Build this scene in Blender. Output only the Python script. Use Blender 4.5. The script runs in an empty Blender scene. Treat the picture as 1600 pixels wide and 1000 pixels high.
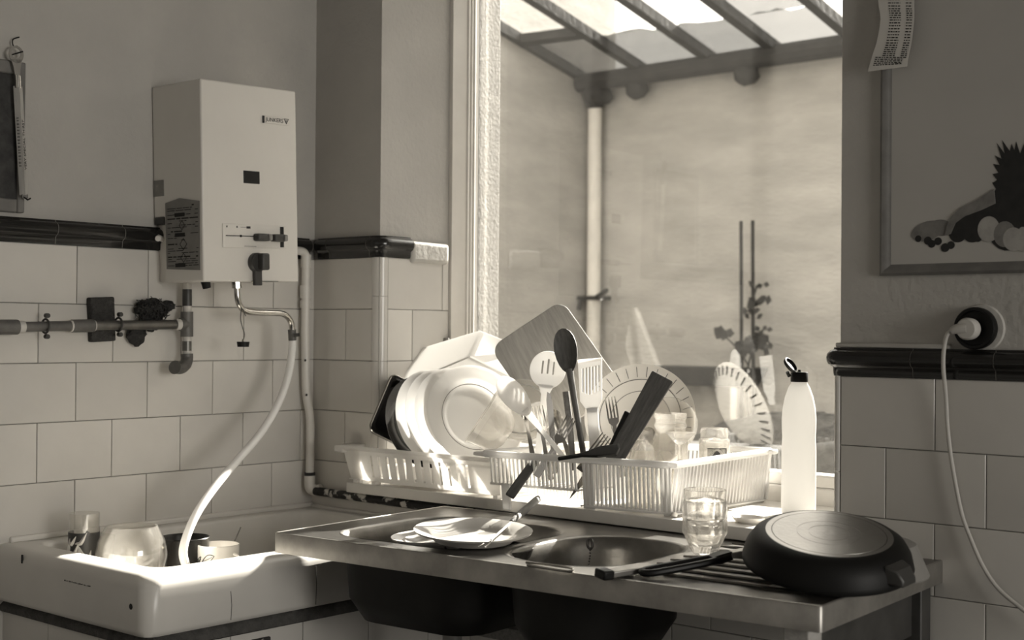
import bpy, bmesh, math, random
from mathutils import Matrix, Vector
random.seed(7)
S = bpy.context.scene
COL = S.collection
PI = math.pi

# ------------------------------------------------------------------ camera
cd = bpy.data.cameras.new('camera'); cam = bpy.data.objects.new('camera', cd); COL.objects.link(cam)
cd.sensor_fit = 'HORIZONTAL'; cd.sensor_width = 36.0; cd.lens = 36.0 * 2120.5 / 1600.0
yaw, pit, rol = .713, .00825, .0078
F = Vector((-math.sin(yaw)*math.cos(pit), math.cos(yaw)*math.cos(pit), math.sin(pit)))
ri = Vector((math.cos(yaw), math.sin(yaw), 0)); up = ri.cross(F)
R = math.cos(rol)*ri + math.sin(rol)*up; U = -math.sin(rol)*ri + math.cos(rol)*up
cam.matrix_world = Matrix(((R.x, U.x, -F.x, 3.1257), (R.y, U.y, -F.y, -2.702), (R.z, U.z, -F.z, 1.3893), (0, 0, 0, 1)))
cd.clip_start = .05; cd.clip_end = 200
cd.dof.use_dof = True; cd.dof.focus_distance = 3.2; cd.dof.aperture_fstop = 4.0
S.camera = cam

# ------------------------------------------------------------------ sky, sun, room light, exposure
w = bpy.data.worlds.new('sky'); S.world = w; w.use_nodes = True
bg = w.node_tree.nodes['Background']
bg.inputs[0].default_value = (1.0, .965, .90, 1); bg.inputs[1].default_value = 3.6
sd = bpy.data.lights.new('sun', 'SUN'); sd.energy = 40.0; sd.angle = math.radians(.6); sd.color = (1, .97, .91)
so = bpy.data.objects.new('sun', sd); COL.objects.link(so)
so.rotation_euler = Vector((-.03, -1.0, -.63)).to_track_quat('-Z', 'Y').to_euler()
so.location = (1, 6, 5)
def fill_lamp(name, loc, rot, sx, sy, e):
    """unseen area lamp added to fill the room with light"""
    ad = bpy.data.lights.new(name, 'AREA'); ad.shape = 'RECTANGLE'; ad.size = sx; ad.size_y = sy; ad.energy = e; ad.color = (1, .965, .90)
    ao = bpy.data.objects.new(name, ad); COL.objects.link(ao); ao.location = loc; ao.rotation_euler = rot
fill_lamp('side_fill_light', (6.98, -1.35, 1.65), (0, math.radians(90), 0), 1.7, 2.0, 98)  # added fill from the right; that wall has no opening
fill_lamp('rear_fill_light', (2.4, -4.58, 1.75), (math.radians(90), 0, 0), 1.3, 1.5, 2.5)  # weak fill added behind the camera, no window there
S.view_settings.view_transform = 'Standard'; S.view_settings.look = 'None'
S.view_settings.exposure = 0.28; S.view_settings.gamma = 1.0; S.view_settings.use_curve_mapping = False
S.cycles.use_denoising = True; S.cycles.max_bounces = 14; S.cycles.transmission_bounces = 12
S.cycles.transparent_max_bounces = 24; S.cycles.diffuse_bounces = 6; S.cycles.sample_clamp_indirect = 6.0

# ------------------------------------------------------------------ materials
def lin(v):
    s = v/255.0
    return s/12.92 if s <= .04045 else ((s+.055)/1.055)**2.4
def tone(v, warm=.85):
    l = lin(v); return (l, l*(1-.045*warm), l*(1-.12*warm), 1)
def nodes(name):
    m = bpy.data.materials.new(name); m.use_nodes = True
    t = m.node_tree; return m, t, t.nodes['Principled BSDF']
def mat(name, v, rough=.5, metal=0.0, spec=.5, v2=None, scale=12.0, detail=4.0, bump=0.0, bscale=None, rnd=0.0, stretch=None, coat=0.0, ramp=(.35, .68)):
    """plain or noise mottled surface; v and v2 are grey levels, rnd varies the level from piece to piece"""
    m, t, p = nodes(name); N, L = t.nodes, t.links
    p.inputs['Roughness'].default_value = rough; p.inputs['Metallic'].default_value = metal
    p.inputs['Specular IOR Level'].default_value = spec; p.inputs['Coat Weight'].default_value = coat
    p.inputs['Base Color'].default_value = tone(v)
    tc = N.new('ShaderNodeTexCoord'); src = tc.outputs['Object']
    if stretch:
        mp = N.new('ShaderNodeMapping'); mp.inputs['Scale'].default_value = stretch; L.new(src, mp.inputs[0]); src = mp.outputs[0]
    out = None
    if v2 is not None:
        n = N.new('ShaderNodeTexNoise'); n.inputs['Scale'].default_value = scale; n.inputs['Detail'].default_value = detail
        n.inputs['Roughness'].default_value = .6; L.new(src, n.inputs['Vector'])
        r = N.new('ShaderNodeValToRGB'); r.color_ramp.elements[0].position = ramp[0]; r.color_ramp.elements[1].position = ramp[1]
        r.color_ramp.elements[0].color = tone(v); r.color_ramp.elements[1].color = tone(v2)
        L.new(n.outputs[0], r.inputs[0]); out = r.outputs[0]; L.new(out, p.inputs['Base Color'])
    if rnd:
        oi = N.new('ShaderNodeObjectInfo'); mr = N.new('ShaderNodeMapRange')
        mr.inputs['To Min'].default_value = 1-rnd; mr.inputs['To Max'].default_value = 1+rnd*.3
        L.new(oi.outputs['Random'], mr.inputs[0])
        mx = N.new('ShaderNodeMix'); mx.data_type = 'RGBA'; mx.blend_type = 'MULTIPLY'; mx.inputs[0].default_value = 1
        if out is None: mx.inputs[6].default_value = tone(v)
        else: L.new(out, mx.inputs[6])
        L.new(mr.outputs[0], mx.inputs[7]); L.new(mx.outputs[2], p.inputs['Base Color'])
    if bump:
        n2 = N.new('ShaderNodeTexNoise'); n2.inputs['Scale'].default_value = bscale or scale*3; n2.inputs['Detail'].default_value = 6
        L.new(src, n2.inputs['Vector'])
        b = N.new('ShaderNodeBump'); b.inputs['Strength'].default_value = bump; b.inputs['Distance'].default_value = .01
        L.new(n2.outputs[0], b.inputs['Height']); L.new(b.outputs[0], p.inputs['Normal'])
    return m
def clear(name, tint=.96, gloss=.06, edge=.5, rough=.02, body=0.0, bodyv=200):
    """thin clear material: see-through, mirror-like towards grazing; body adds a little milky scatter"""
    m = bpy.data.materials.new(name); m.use_nodes = True; t = m.node_tree; N, L = t.nodes, t.links
    N.remove(N['Principled BSDF']); o = N['Material Output']
    tr = N.new('ShaderNodeBsdfTransparent'); tr.inputs[0].default_value = (tint, tint*.996, tint*.985, 1)
    gl = N.new('ShaderNodeBsdfGlossy'); gl.inputs['Roughness'].default_value = rough
    lw = N.new('ShaderNodeLayerWeight'); lw.inputs[0].default_value = edge
    pw = N.new('ShaderNodeMath'); pw.operation = 'POWER'; pw.inputs[1].default_value = 5 - 2*edge; L.new(lw.outputs['Facing'], pw.inputs[0])
    mr = N.new('ShaderNodeMapRange'); mr.inputs['To Min'].default_value = gloss; mr.inputs['To Max'].default_value = .85
    L.new(pw.outputs[0], mr.inputs[0]); lw.inputs[0].default_value = .5
    mx = N.new('ShaderNodeMixShader'); L.new(mr.outputs[0], mx.inputs[0])
    a = tr.outputs[0]
    if body:
        d = N.new('ShaderNodeBsdfDiffuse'); d.inputs[0].default_value = tone(bodyv)
        tl = N.new('ShaderNodeBsdfTranslucent'); tl.inputs[0].default_value = tone(bodyv)
        ad_ = N.new('ShaderNodeMixShader'); ad_.inputs[0].default_value = .5; L.new(d.outputs[0], ad_.inputs[1]); L.new(tl.outputs[0], ad_.inputs[2])
        m2 = N.new('ShaderNodeMixShader'); m2.inputs[0].default_value = body; L.new(a, m2.inputs[1]); L.new(ad_.outputs[0], m2.inputs[2]); a = m2.outputs[0]
    L.new(a, mx.inputs[1]); L.new(gl.outputs[0], mx.inputs[2]); L.new(mx.outputs[0], o.inputs[0])
    return m
def solid_glass(name, through=.35, film=.10):
    m = bpy.data.materials.new(name); m.use_nodes = True; t = m.node_tree; N, L = t.nodes, t.links
    N.remove(N['Principled BSDF']); o = N['Material Output']
    g = N.new('ShaderNodeBsdfGlass'); g.inputs['IOR'].default_value = 1.45; g.inputs['Roughness'].default_value = .0
    g.inputs[0].default_value = (1, .995, .985, 1)
    tr = N.new('ShaderNodeBsdfTransparent'); tr.inputs[0].default_value = (.97, .965, .955, 1)
    mx = N.new('ShaderNodeMixShader'); mx.inputs[0].default_value = through
    L.new(g.outputs[0], mx.inputs[1]); L.new(tr.outputs[0], mx.inputs[2])
    tl = N.new('ShaderNodeBsdfTranslucent'); tl.inputs[0].default_value = tone(245); df = N.new('ShaderNodeBsdfDiffuse'); df.inputs[0].default_value = tone(245)
    m3 = N.new('ShaderNodeMixShader'); m3.inputs[0].default_value = .5; L.new(tl.outputs[0], m3.inputs[1]); L.new(df.outputs[0], m3.inputs[2])
    m4 = N.new('ShaderNodeMixShader'); m4.inputs[0].default_value = film; L.new(mx.outputs[0], m4.inputs[1]); L.new(m3.outputs[0], m4.inputs[2])
    L.new(m4.outputs[0], o.inputs[0])
    return m
def milky(name, v, trans=.35, rough=.35, spec=.4):
    """plastic that lets some light through"""
    m, t, p = nodes(name); N, L = t.nodes, t.links
    p.inputs['Base Color'].default_value = tone(v, .3); p.inputs['Roughness'].default_value = rough; p.inputs['Specular IOR Level'].default_value = spec
    tl = N.new('ShaderNodeBsdfTranslucent'); tl.inputs[0].default_value = tone(min(255, v+6), .3)
    mx = N.new('ShaderNodeMixShader'); mx.inputs[0].default_value = trans
    L.new(p.outputs[0], mx.inputs[1]); L.new(tl.outputs[0], mx.inputs[2]); L.new(mx.outputs[0], N['Material Output'].inputs[0])
    return m

M = {}
M['plaster'] = mat('painted_plaster', 168, .85, v2=177, scale=3, bump=.25, bscale=60)
M['plaster_out'] = mat('outdoor_render', 158, .95, v2=180, scale=2.2, detail=6, bump=.5, bscale=22, stretch=(1, 1, 3))
M['grout'] = mat('grout', 105, .9, v2=140, scale=30)
M['tile'] = mat('white_tile', 198, .22, spec=.5, v2=204, scale=5, rnd=.09)
M['border'] = mat('dark_brown_glaze', 26, .16, v2=36, scale=9, spec=.6, rnd=.15)
M['paint'] = mat('white_gloss_paint', 205, .35, v2=214, scale=8)
M['oldpaint'] = mat('flaking_white_paint', 142, .8, v2=164, scale=40, bump=.25, bscale=90)
M['enamel'] = mat('white_enamel', 206, .35, v2=211, scale=4)
M['steel'] = mat('brushed_steel', 118, .36, metal=1.0, v2=138, scale=14, bump=.05, bscale=60)
M['steel_edge'] = mat('worn_steel_edge', 150, .42, metal=.85, v2=185, scale=9, detail=6)
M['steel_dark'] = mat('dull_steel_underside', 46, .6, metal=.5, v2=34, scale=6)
M['chrome'] = mat('chrome', 190, .12, metal=1.0)
M['cutlery'] = mat('cutlery_steel', 172, .2, metal=1.0)
M['alu'] = mat('scoured_aluminium', 140, .3, metal=1.0, v2=160, scale=6, detail=6, bump=.06, bscale=120)
M['pan'] = mat('black_pan_enamel', 14, .5, spec=.22)
M['black'] = mat('black_plastic', 14, .45, spec=.3)
M['darkgrey'] = mat('dark_grey_plastic', 52, .45)
M['midgrey'] = mat('grey_plastic', 128, .45)
M['copper'] = mat('old_copper_pipe', 128, .38, metal=.8, v2=100, scale=14)
M['dullpipe'] = mat('painted_grey_pipe', 108, .5, metal=.3, v2=84, scale=16)
M['tape'] = mat('pale_joint_tape', 192, .7)
M['flaky'] = mat('flaking_dark_pipe_paint', 32, .7, v2=196, scale=30, detail=8, bump=.5, bscale=60, ramp=(.54, .60))
M['sponge'] = mat('dark_sponge', 66, .95, v2=48, scale=60, bump=1.0, bscale=160)
M['scourer'] = mat('rusty_wire_wool', 46, .8, v2=30, scale=70, bump=1.0, bscale=120)
M['ceramic'] = mat('glazed_stoneware', 200, .3, v2=210, scale=3, spec=.5)
M['mortar'] = mat('rough_mortar', 84, .95, v2=58, scale=22, bump=1.0, bscale=70)
M['china'] = mat('white_china', 244, .2, spec=.5)
M['china2'] = mat('ivory_china', 238, .22, spec=.5)
M['china_dark'] = mat('dark_glazed_china', 44, .2)
M['plastic'] = milky('white_plastic', 240, .55)
M['plastic2'] = milky('white_basket_plastic', 228, .3)
M['bottle'] = milky('translucent_white_bottle', 215, .45, .4)
M['tub'] = milky('white_tub_plastic', 208, .7, .4)
M['wood'] = mat('pale_wood', 172, .7, v2=150, scale=10, stretch=(6, 1, 6), bump=.15)
M['wood_dark'] = mat('dark_wet_wood', 84, .55, v2=60, scale=14, stretch=(12, 1.2, 12), bump=.2)
M['wood_mid'] = mat('used_wood', 128, .6, v2=104, scale=12, stretch=(10, 1, 10), bump=.15)
M['frame_wood'] = mat('grey_frame_wood', 112, .6, v2=92, scale=12, stretch=(1, 1, 1), bump=.2)
M['dark_frame'] = mat('dark_frame_wood', 60, .5, v2=44, scale=16)
M['paper'] = mat('thin_paper', 190, .9)
M['ink'] = mat('black_ink', 26, .8)
M['ink_soft'] = mat('grey_print', 92, .9)
M['notice'] = mat('grey_printed_notice', 128, .8, v2=116, scale=20)
M['hose'] = milky('cloudy_hose', 236, .25, .25)
M['glass'] = clear('clear_glass', .955, .05, .5)
M['glass_pane'] = clear('window_glass', .94, .075, .4, .0, body=.006, bodyv=225)
M['roof_clear'] = clear('roof_glass', .95, .03, .3, .05, body=.02, bodyv=225)
M['roof_dark'] = clear('dark_roof_glass', .40, .02, .3, .2, body=.02, bodyv=120)  # darker glass for the lower strip of the roof
M['roof_grey'] = clear('frosted_roof_glass', .52, .02, .3, .2, body=.02, bodyv=190)
M['sglass'] = solid_glass('thick_glass')
M['iron'] = mat('rusty_iron', 50, .8, v2=34, scale=9, bump=.4)
M['out_pipe'] = mat('pale_drainpipe_paint', 222, .6, v2=206, scale=8)
M['leaf'] = mat('dull_leaf', 60, .7, v2=44, scale=20)
M['soil'] = mat('dark_leaf_litter', 46, .95, v2=84, scale=24, detail=8, bump=1.0, bscale=40)
M['ground'] = mat('yard_paving', 150, .9, v2=128, scale=4, bump=.4)
M['floor'] = mat('kitchen_floor', 48, .6, v2=60, scale=5)
M['fruit_a'] = mat('print_pale_fruit', 160, .8, v2=138, scale=30)
M['fruit_b'] = mat('print_mid_fruit', 122, .8, v2=98, scale=30)
M['fruit_c'] = mat('print_dark_fruit', 36, .8, v2=24, scale=40)
M['hazy'] = clear('milky_glass', .97, .08, .3, .05, body=.10, bodyv=240)  # clear glass with a little milky scatter mixed in
M['board'] = mat('chopping_board_wood', 158, .7, v2=138, scale=10, stretch=(10, 1, 10), bump=.12)
M['china_b'] = mat('shaded_china', 172, .3)  # shade of the racked dishes put into the basin plates' colour
M['joint'] = mat('pale_joint_line', 118, .8)
M['cut_glass'] = solid_glass('cut_glass', .25, .015)
M['sheet'] = mat('print_sheet_paper', 166, .8, v2=172, scale=3)
M['flex'] = mat('pale_flex', 178, .5)
M['china_t'] = milky('thin_white_china', 222, .58, .2, .5)
M['dirt_spot'] = mat('dark_chip', 34, .8)

# ------------------------------------------------------------------ mesh helpers
class MB:
    def __init__(s): s.v = []; s.f = []
    def add(s, vs, fs, Mx=None):
        k = len(s.v)
        s.v += [tuple(Mx @ Vector(v)) if Mx is not None else tuple(v) for v in vs]
        s.f += [tuple(i+k for i in f) for f in fs]; return s
    def box(s, a, b, Mx=None):
        (x0, y0, z0), (x1, y1, z1) = a, b
        return s.add([(x0,y0,z0),(x1,y0,z0),(x1,y1,z0),(x0,y1,z0),(x0,y0,z1),(x1,y0,z1),(x1,y1,z1),(x0,y1,z1)],
                     [(0,3,2,1),(4,5,6,7),(0,1,5,4),(1,2,6,5),(2,3,7,6),(3,0,4,7)], Mx)
    def loft(s, rings, Mx=None, cap0=True, cap1=True, closed=False):
        n = len(rings[0]); vs = [p for r in rings for p in r]; fs = []
        m = len(rings)
        for i in range(m if closed else m-1):
            a, b = i*n, ((i+1) % m)*n
            for j in range(n): fs.append((a+j, a+(j+1) % n, b+(j+1) % n, b+j))
        if not closed:
            if cap0: fs.append(tuple(range(n-1, -1, -1)))
            if cap1: fs.append(tuple(range((m-1)*n, m*n)))
        return s.add(vs, fs, Mx)
    def lathe(s, prof, n=32, Mx=None, sx=1.0, sy=1.0):
        rings = []
        for r, z in prof:
            r = max(r, 1e-5)
            rings.append([(r*sx*math.cos(2*PI*i/n), r*sy*math.sin(2*PI*i/n), z) for i in range(n)])
        return s.loft(rings, Mx, prof[0][0] > 1e-4, prof[-1][0] > 1e-4)
    def shell(s, prof, t, n=32, Mx=None, sx=1.0, sy=1.0):
        """closed lathe of an open profile given thickness t (offset along profile normal)"""
        off = []
        for i, (r, z) in enumerate(prof):
            a = prof[max(0, i-1)]; b = prof[min(len(prof)-1, i+1)]
            d = Vector((b[0]-a[0], b[1]-a[1])); d.normalize()
            off.append((max(r - d.y*t, 0), z + d.x*t))
        return s.lathe(list(prof) + off[::-1], n, Mx, sx, sy)
    def tube(s, pts, r, n=10, Mx=None, closed=False, cap=True):
        P = [Vector(p) for p in pts]; m = len(P); rr = r if isinstance(r, (list, tuple)) else [r]*m
        rings = []; nrm = None
        for i in range(m):
            a = P[i-1] if (i > 0 or closed) else P[0]; b = P[(i+1) % m] if (i < m-1 or closed) else P[m-1]
            t = (b-a).normalized()
            if nrm is None: nrm = t.orthogonal().normalized()
            nrm = (nrm - t*nrm.dot(t))
            if nrm.length < 1e-6: nrm = t.orthogonal()
            nrm.normalize(); bi = t.cross(nrm)
            rings.append([tuple(P[i] + rr[i]*(math.cos(2*PI*j/n)*nrm + math.sin(2*PI*j/n)*bi)) for j in range(n)])
        return s.loft(rings, Mx, cap, cap, closed)
    def prism(s, poly, z0, z1, Mx=None):
        return s.loft([[(x, y, z0) for x, y in poly], [(x, y, z1) for x, y in poly]], Mx)
    def mesh(s, name, angle=35):
        me = bpy.data.meshes.new(name); me.from_pydata(s.v, [], s.f)
        bm = bmesh.new(); bm.from_mesh(me); bmesh.ops.recalc_face_normals(bm, faces=bm.faces); bm.to_mesh(me); bm.free()
        me.shade_smooth(); me.set_sharp_from_angle(angle=math.radians(angle)); return me
    def build(s, name, m, parent=None, local=True, bevel=0, seg=2, angle=35, label=None):
        me = s.mesh(name, angle); me.materials.append(m)
        return put(name, me, parent, local, bevel, seg, label)
def put(name, me, parent=None, local=True, bevel=0, seg=2, label=None):
    o = bpy.data.objects.new(name, me); COL.objects.link(o)
    if parent is not None:
        o.parent = parent
        if not local: o.matrix_parent_inverse = WM[parent.name].inverted()
    WM[o.name] = Matrix.Identity(4)
    if bevel:
        b = o.modifiers.new('bevel', 'BEVEL'); b.width = bevel; b.segments = seg; b.limit_method = 'ANGLE'; b.angle_limit = math.radians(40)
    if label: o['label'] = label
    return o
WM = {}
def tag(o, label, cat, group=None):
    o['label'] = label; o['category'] = cat
    if group: o['group'] = group
    return o
def struct(o): o['kind'] = 'structure'; return o
def stuff(o): o['kind'] = 'stuff'; return o
def thing(name, label, cat, Mx=None, loc=None, group=None):
    o = bpy.data.objects.new(name, None); COL.objects.link(o); o.empty_display_size = .05
    if Mx is None: Mx = Matrix.Translation(Vector(loc or (0, 0, 0)))
    o.matrix_world = Mx; WM[o.name] = Mx.copy()
    return tag(o, label, cat, group)
TC = Vector((.654, -.756, .06))          # roughly from the dishes towards the viewer's side of the room
def frame(o, z, y=(0, 0, 1)):
    """local z along z, local y as close to y as can be"""
    z = Vector(z).normalized(); y = Vector(y); y = (y - z*y.dot(z)).normalized(); x = y.cross(z)
    o = Vector(o)
    return Matrix(((x.x, y.x, z.x, o.x), (x.y, y.y, z.y, o.y), (x.z, y.z, z.z, o.z), (0, 0, 0, 1)))
def stick(T, H, N=None):
    """frame for a long utensil: origin at its tail, local y to its head, local z its flat face"""
    T, H = Vector(T), Vector(H); y = (H-T); L = y.length
    return frame(T, Vector(N or TC) - y.normalized()*Vector(N or TC).dot(y.normalized()), y), L
def rrect(x0, y0, x1, y1, r, n=6):
    pts = []
    for cx, cy, a in ((x1-r, y1-r, 0), (x0+r, y1-r, 90), (x0+r, y0+r, 180), (x1-r, y0+r, 270)):
        for i in range(n+1):
            t = math.radians(a + 90*i/n); pts.append((cx + r*math.cos(t), cy + r*math.sin(t)))
    return pts
def smooth_path(pts, k=6):
    P = [Vector(p) for p in pts]; out = []
    for i in range(len(P)-1):
        p0 = P[max(0, i-1)]; p1 = P[i]; p2 = P[i+1]; p3 = P[min(len(P)-1, i+2)]
        for j in range(k):
            t = j/k
            out.append(.5*((2*p1) + (p2-p0)*t + (2*p0-5*p1+4*p2-p3)*t*t + (3*p1-p0-3*p2+p3)*t**3))
    out.append(P[-1]); return out
def text(name, body, size, Mx, m, parent, depth=.0004, wide=1.0):
    """lettering as a plain mesh"""
    c = bpy.data.curves.new(name, 'FONT'); c.body = body; c.size = size; c.extrude = depth; c.resolution_u = 3
    t = bpy.data.objects.new(name, c); COL.objects.link(t)
    me = bpy.data.meshes.new_from_object(t.evaluated_get(bpy.context.evaluated_depsgraph_get()))
    bpy.data.objects.remove(t); me.transform(Matrix.Diagonal((wide, 1, 1, 1))); me.materials.clear(); me.materials.append(m)
    o = put(name, me, parent); o.matrix_local = Mx; return o

# ------------------------------------------------------------------ room shell
def wall(name, boxes, m):
    mb = MB()
    for a, b in boxes: mb.box(a, b)
    return struct(mb.build(name, m))
wall_left = wall('wall_left', [((-.25, -4.6, 0), (0, 0.50, 3.2))], M['plaster'])
wall_back = wall('wall_back', [((0, 0, 0), (.285, .50, 3.2)), ((.285, 0, 0), (1.735, .44, .92)), ((1.735, 0, 0), (7.0, .44, 3.2)),
                               ((.285, 0, 2.78), (1.735, .44, 3.9))], M['plaster'])
wall('wall_right', [((7.0, -4.6, 0), (7.25, .44, 3.2))], M['plaster'])
wall('wall_front', [((-.25, -4.85, 0), (7.25, -4.6, 3.2))], M['plaster'])
wall('floor', [((-.25, -4.85, -.1), (7.25, .0, 0))], M['floor'])
wall('ceiling', [((-.25, -4.85, 3.2), (7.25, .44, 3.3))], M['plaster'])

# grout beds: the recessed ground the tiles sit in
MB().box((-.002, -1.9, .1), (.0012, 0, 1.6)).build('grout_bed', M['grout'], wall_left)
g = MB(); g.box((.0, -.0012, .2), (.263, .002, 1.6)); g.box((.263, -.0012, .2), (1.738, .002, .92)); g.box((1.738, -.0012, .2), (2.6, .002, 1.298))
g.box((.284, .03, .95), (.2862, .262, 1.6))
g.build('grout_bed', M['grout'], wall_back)

tile_cache = {}
def tile_mesh(wd, ht):
    k = (round(wd, 4), round(ht, 4))
    if k not in tile_cache:
        g_ = .0009; rings = []
        for ins, z in ((0, 0), (0, .0042), (.0012, .0054), (min(.014, wd*.3), .0066)):
            rings.append([(g_+ins, g_+ins, z), (wd-g_-ins, g_+ins, z), (wd-g_-ins, ht-g_-ins, z), (g_+ins, ht-g_-ins, z)])
        me = MB().loft(rings, cap0=False).mesh('tile', 20); me.materials.append(M['tile']); tile_cache[k] = me
    return tile_cache[k]
def tile(parent, o, xdir, zdir, wd, ht):
    ob = put('tile', tile_mesh(wd, ht), parent)
    x = Vector(xdir); n = Vector(zdir); y = n.cross(x)
    ob.matrix_local = Matrix(((x.x, y.x, n.x, o[0]), (x.y, y.y, n.y, o[1]), (x.z, y.z, n.z, o[2]), (0, 0, 0, 1))) @ \
        Matrix.Rotation(random.uniform(-.002, .002), 4, 'X') @ Matrix.Rotation(random.uniform(-.002, .002), 4, 'Y')
    return ob
# left wall: courses of 15 cm, tiles 21.36 cm long, half bond
TL = .21355
for k in range(9):
    z0 = 1.45 - .15*k; hh = .15
    if z0 < .3: break
    start = -.8007 if k % 2 == 0 else -.9075
    ys = [start + TL*i for i in range(-4, 6) if -1.75 < start + TL*i < -.004]
    for i, y in enumerate(ys):
        wd = min(TL, -.004 - y)
        if wd > .02: tile(wall_left, (0.001, y, z0), (0, 1, 0), (1, 0, 0), wd, hh)
# window wall: the pier, the strip below the sill and the right hand side
def xrow(k): return [1.9521 + .2162*i for i in range(-10, 4)] if k % 2 == 0 else [1.8440 + .2162*i for i in range(-10, 4)]
for k in range(5):
    z0 = 1.45 - .15*k
    cuts = [.004, .262] if k % 2 == 0 else [.004, .148, .262]
    for a, b in zip(cuts, cuts[1:]): tile(wall_back, (a, -.001, z0), (1, 0, 0), (0, -1, 0), b-a, .15)
for k in range(6):
    z0 = 1.1481 - .15*k
    if z0 < .85:
        cuts = [.004] + [x for x in xrow(k) if .06 < x < 2.5]
        hh = .15
    else:
        cuts = [1.739] + [x for x in xrow(k) if 1.76 < x < 2.5]; hh = .15
    if z0 < .3: break
    for a, b in zip(cuts, cuts[1:]):
        if k == 2 and a < 1.73:
            tile(wall_back, (a, -.001, z0), (1, 0, 0), (0, -1, 0), min(b, 1.737)-a, .072)
            if b > 1.76: tile(wall_back, (1.739, -.001, z0), (1, 0, 0), (0, -1, 0), b-1.739, hh)
        else: tile(wall_back, (a, -.001, z0), (1, 0, 0), (0, -1, 0), b-a, hh)
for a, b in zip([.004, .13, .35, .57, .70], [.13, .35, .57, .70]): tile(wall_back, (a, -.001, .848), (1, 0, 0), (0, -1, 0), b-a, .05)
# reveal tiles of the pier
for k in range(4):
    z0 = 1.45 - .15*k
    cuts = [.027, .255, .283] if k % 2 == 0 else [.027, .128, .283]
    for a, b in zip(cuts, cuts[1:]): tile(wall_back, (.2855, a, z0), (0, 1, 0), (1, 0, 0), b-a, .15)
# rounded corner tiles
for z0, z1 in ((1.487, 1.6), (1.3, 1.487), (1.15, 1.3), (1.0, 1.15), (.96, 1.0)):
    ring = [(.262, 0)] + [(.262 + .031*math.sin(t), .024 - .031*math.cos(t)) for t in [PI/2*i/8 for i in range(9)]] + [(.285, .024)]
    MB().loft([[(x, y, z0+.0008) for x, y in ring], [(x, y, z1-.0008) for x, y in ring]]).build('corner_tile', M['tile'], wall_back)
for z0, z1 in ((1.09, 1.298), (.96, 1.09), (.848, .96), (.70, .848), (.45, .70)):
    ring = [(1.738, .0)] + [(1.731 + .0078*math.cos(t), -.001 + .0078*math.sin(t)) for t in [-PI/6 - 2*PI/3*i/8 for i in range(9)]] + [(1.724, .012), (1.738, .012)]
    MB().loft([[(x, y, z0+.0008) for x, y in ring], [(x, y, z1-.0008) for x, y in ring]]).build('corner_tile', M['tile'], wall_back)

# dado borders
PROF = [(0, 0), (.011, 0), (.0125, .006), (.013, .017), (.016, .021), (.0235, .025), (.0275, .033), (.028, .041), (.0255, .049), (.019, .055), (.012, .0575), (.011, .0615), (0, .0615)]
def border_piece(parent, P0, P1, out, trim0=0.0, trim1=0.0):
    P0, P1 = Vector(P0), Vector(P1); out = Vector(out)
    r = [[tuple(P + out*a + Vector((0, 0, b)) + (P1-P0).normalized()*sh*min(a, .02)) for a, b in PROF] for P, sh in ((P0, trim0), (P1, trim1))]
    MB().loft(r).build('border_tile', M['border'], parent)
    rr = [[tuple(P + out*a*.97 + Vector((0, 0, b*.985+.0004))) for a, b in PROF] for P in (P1 + (P1-P0).normalized()*.0004, P1 + (P1-P0).normalized()*.0019)]
    MB().loft(rr).build('border_joint', M['joint'], parent)
trim_left = struct(MB().box((-.002, -1.9, 1.602), (.004, -.001, 1.66)).build('trim_1', M['grout']))
ys = [-1.642, -1.448, -1.254, -1.06, -.866, -.672, -.478, -.284, -.09, -.0285]
for a, b in zip(ys, ys[1:]): border_piece(trim_left, (0, a+.0012, 1.6), (0, b-.0012, 1.6), (1, 0, 0))
trim_pier = struct(MB().box((.001, -.004, 1.602), (.27, .002, 1.66)).build('trim_2', M['grout']))
for a, b in ((.0285, .08), (.0824, .252)): border_piece(trim_pier, (a, 0, 1.6), (b, 0, 1.6), (0, -1, 0))
ring = []
path = [((.2545, 0), (0, -1)), ((.262, 0), (0, -1))] + [((.262 + .023*math.sin(t), .024 - .024*math.cos(t)), (math.sin(t), -math.cos(t))) for t in [PI/2*i/6 for i in range(1, 7)]] + [((.285, .112), (1, 0))]
MB().loft([[(p[0]+d[0]*a, p[1]+d[1]*a, 1.6+b) for a, b in PROF] for p, d in path]).build('border_tile', M['border'], trim_pier)
MB().box((.28, .113, 1.588), (.305, .272, 1.652)).build('plaster_patch', M['plaster'], trim_pier, bevel=.014, seg=4)
trim_right = struct(MB().box((1.74, -.004, 1.300), (2.6, .002, 1.358)).build('trim_3', M['grout']))
for a, b in ((1.735, 1.905), (1.9074, 2.08), (2.0824, 2.25), (2.2524, 2.78)): border_piece(trim_right, (a, 0, 1.298), (b, 0, 1.298), (0, -1, 0))
rings = []
for t in [PI/2*i/6 for i in range(7)]:
    rings.append([(1.735 - (a+.004)*math.sin(t), .001 - a*math.cos(t), 1.298+b) for a, b in PROF])
MB().loft(rings).build('border_tile', M['border'], trim_right)
MB().box((1.728, -.012, 1.3598), (1.985, .002, 1.370)).build('plaster_fillet', M['plaster'], trim_right, bevel=.003)

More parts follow.
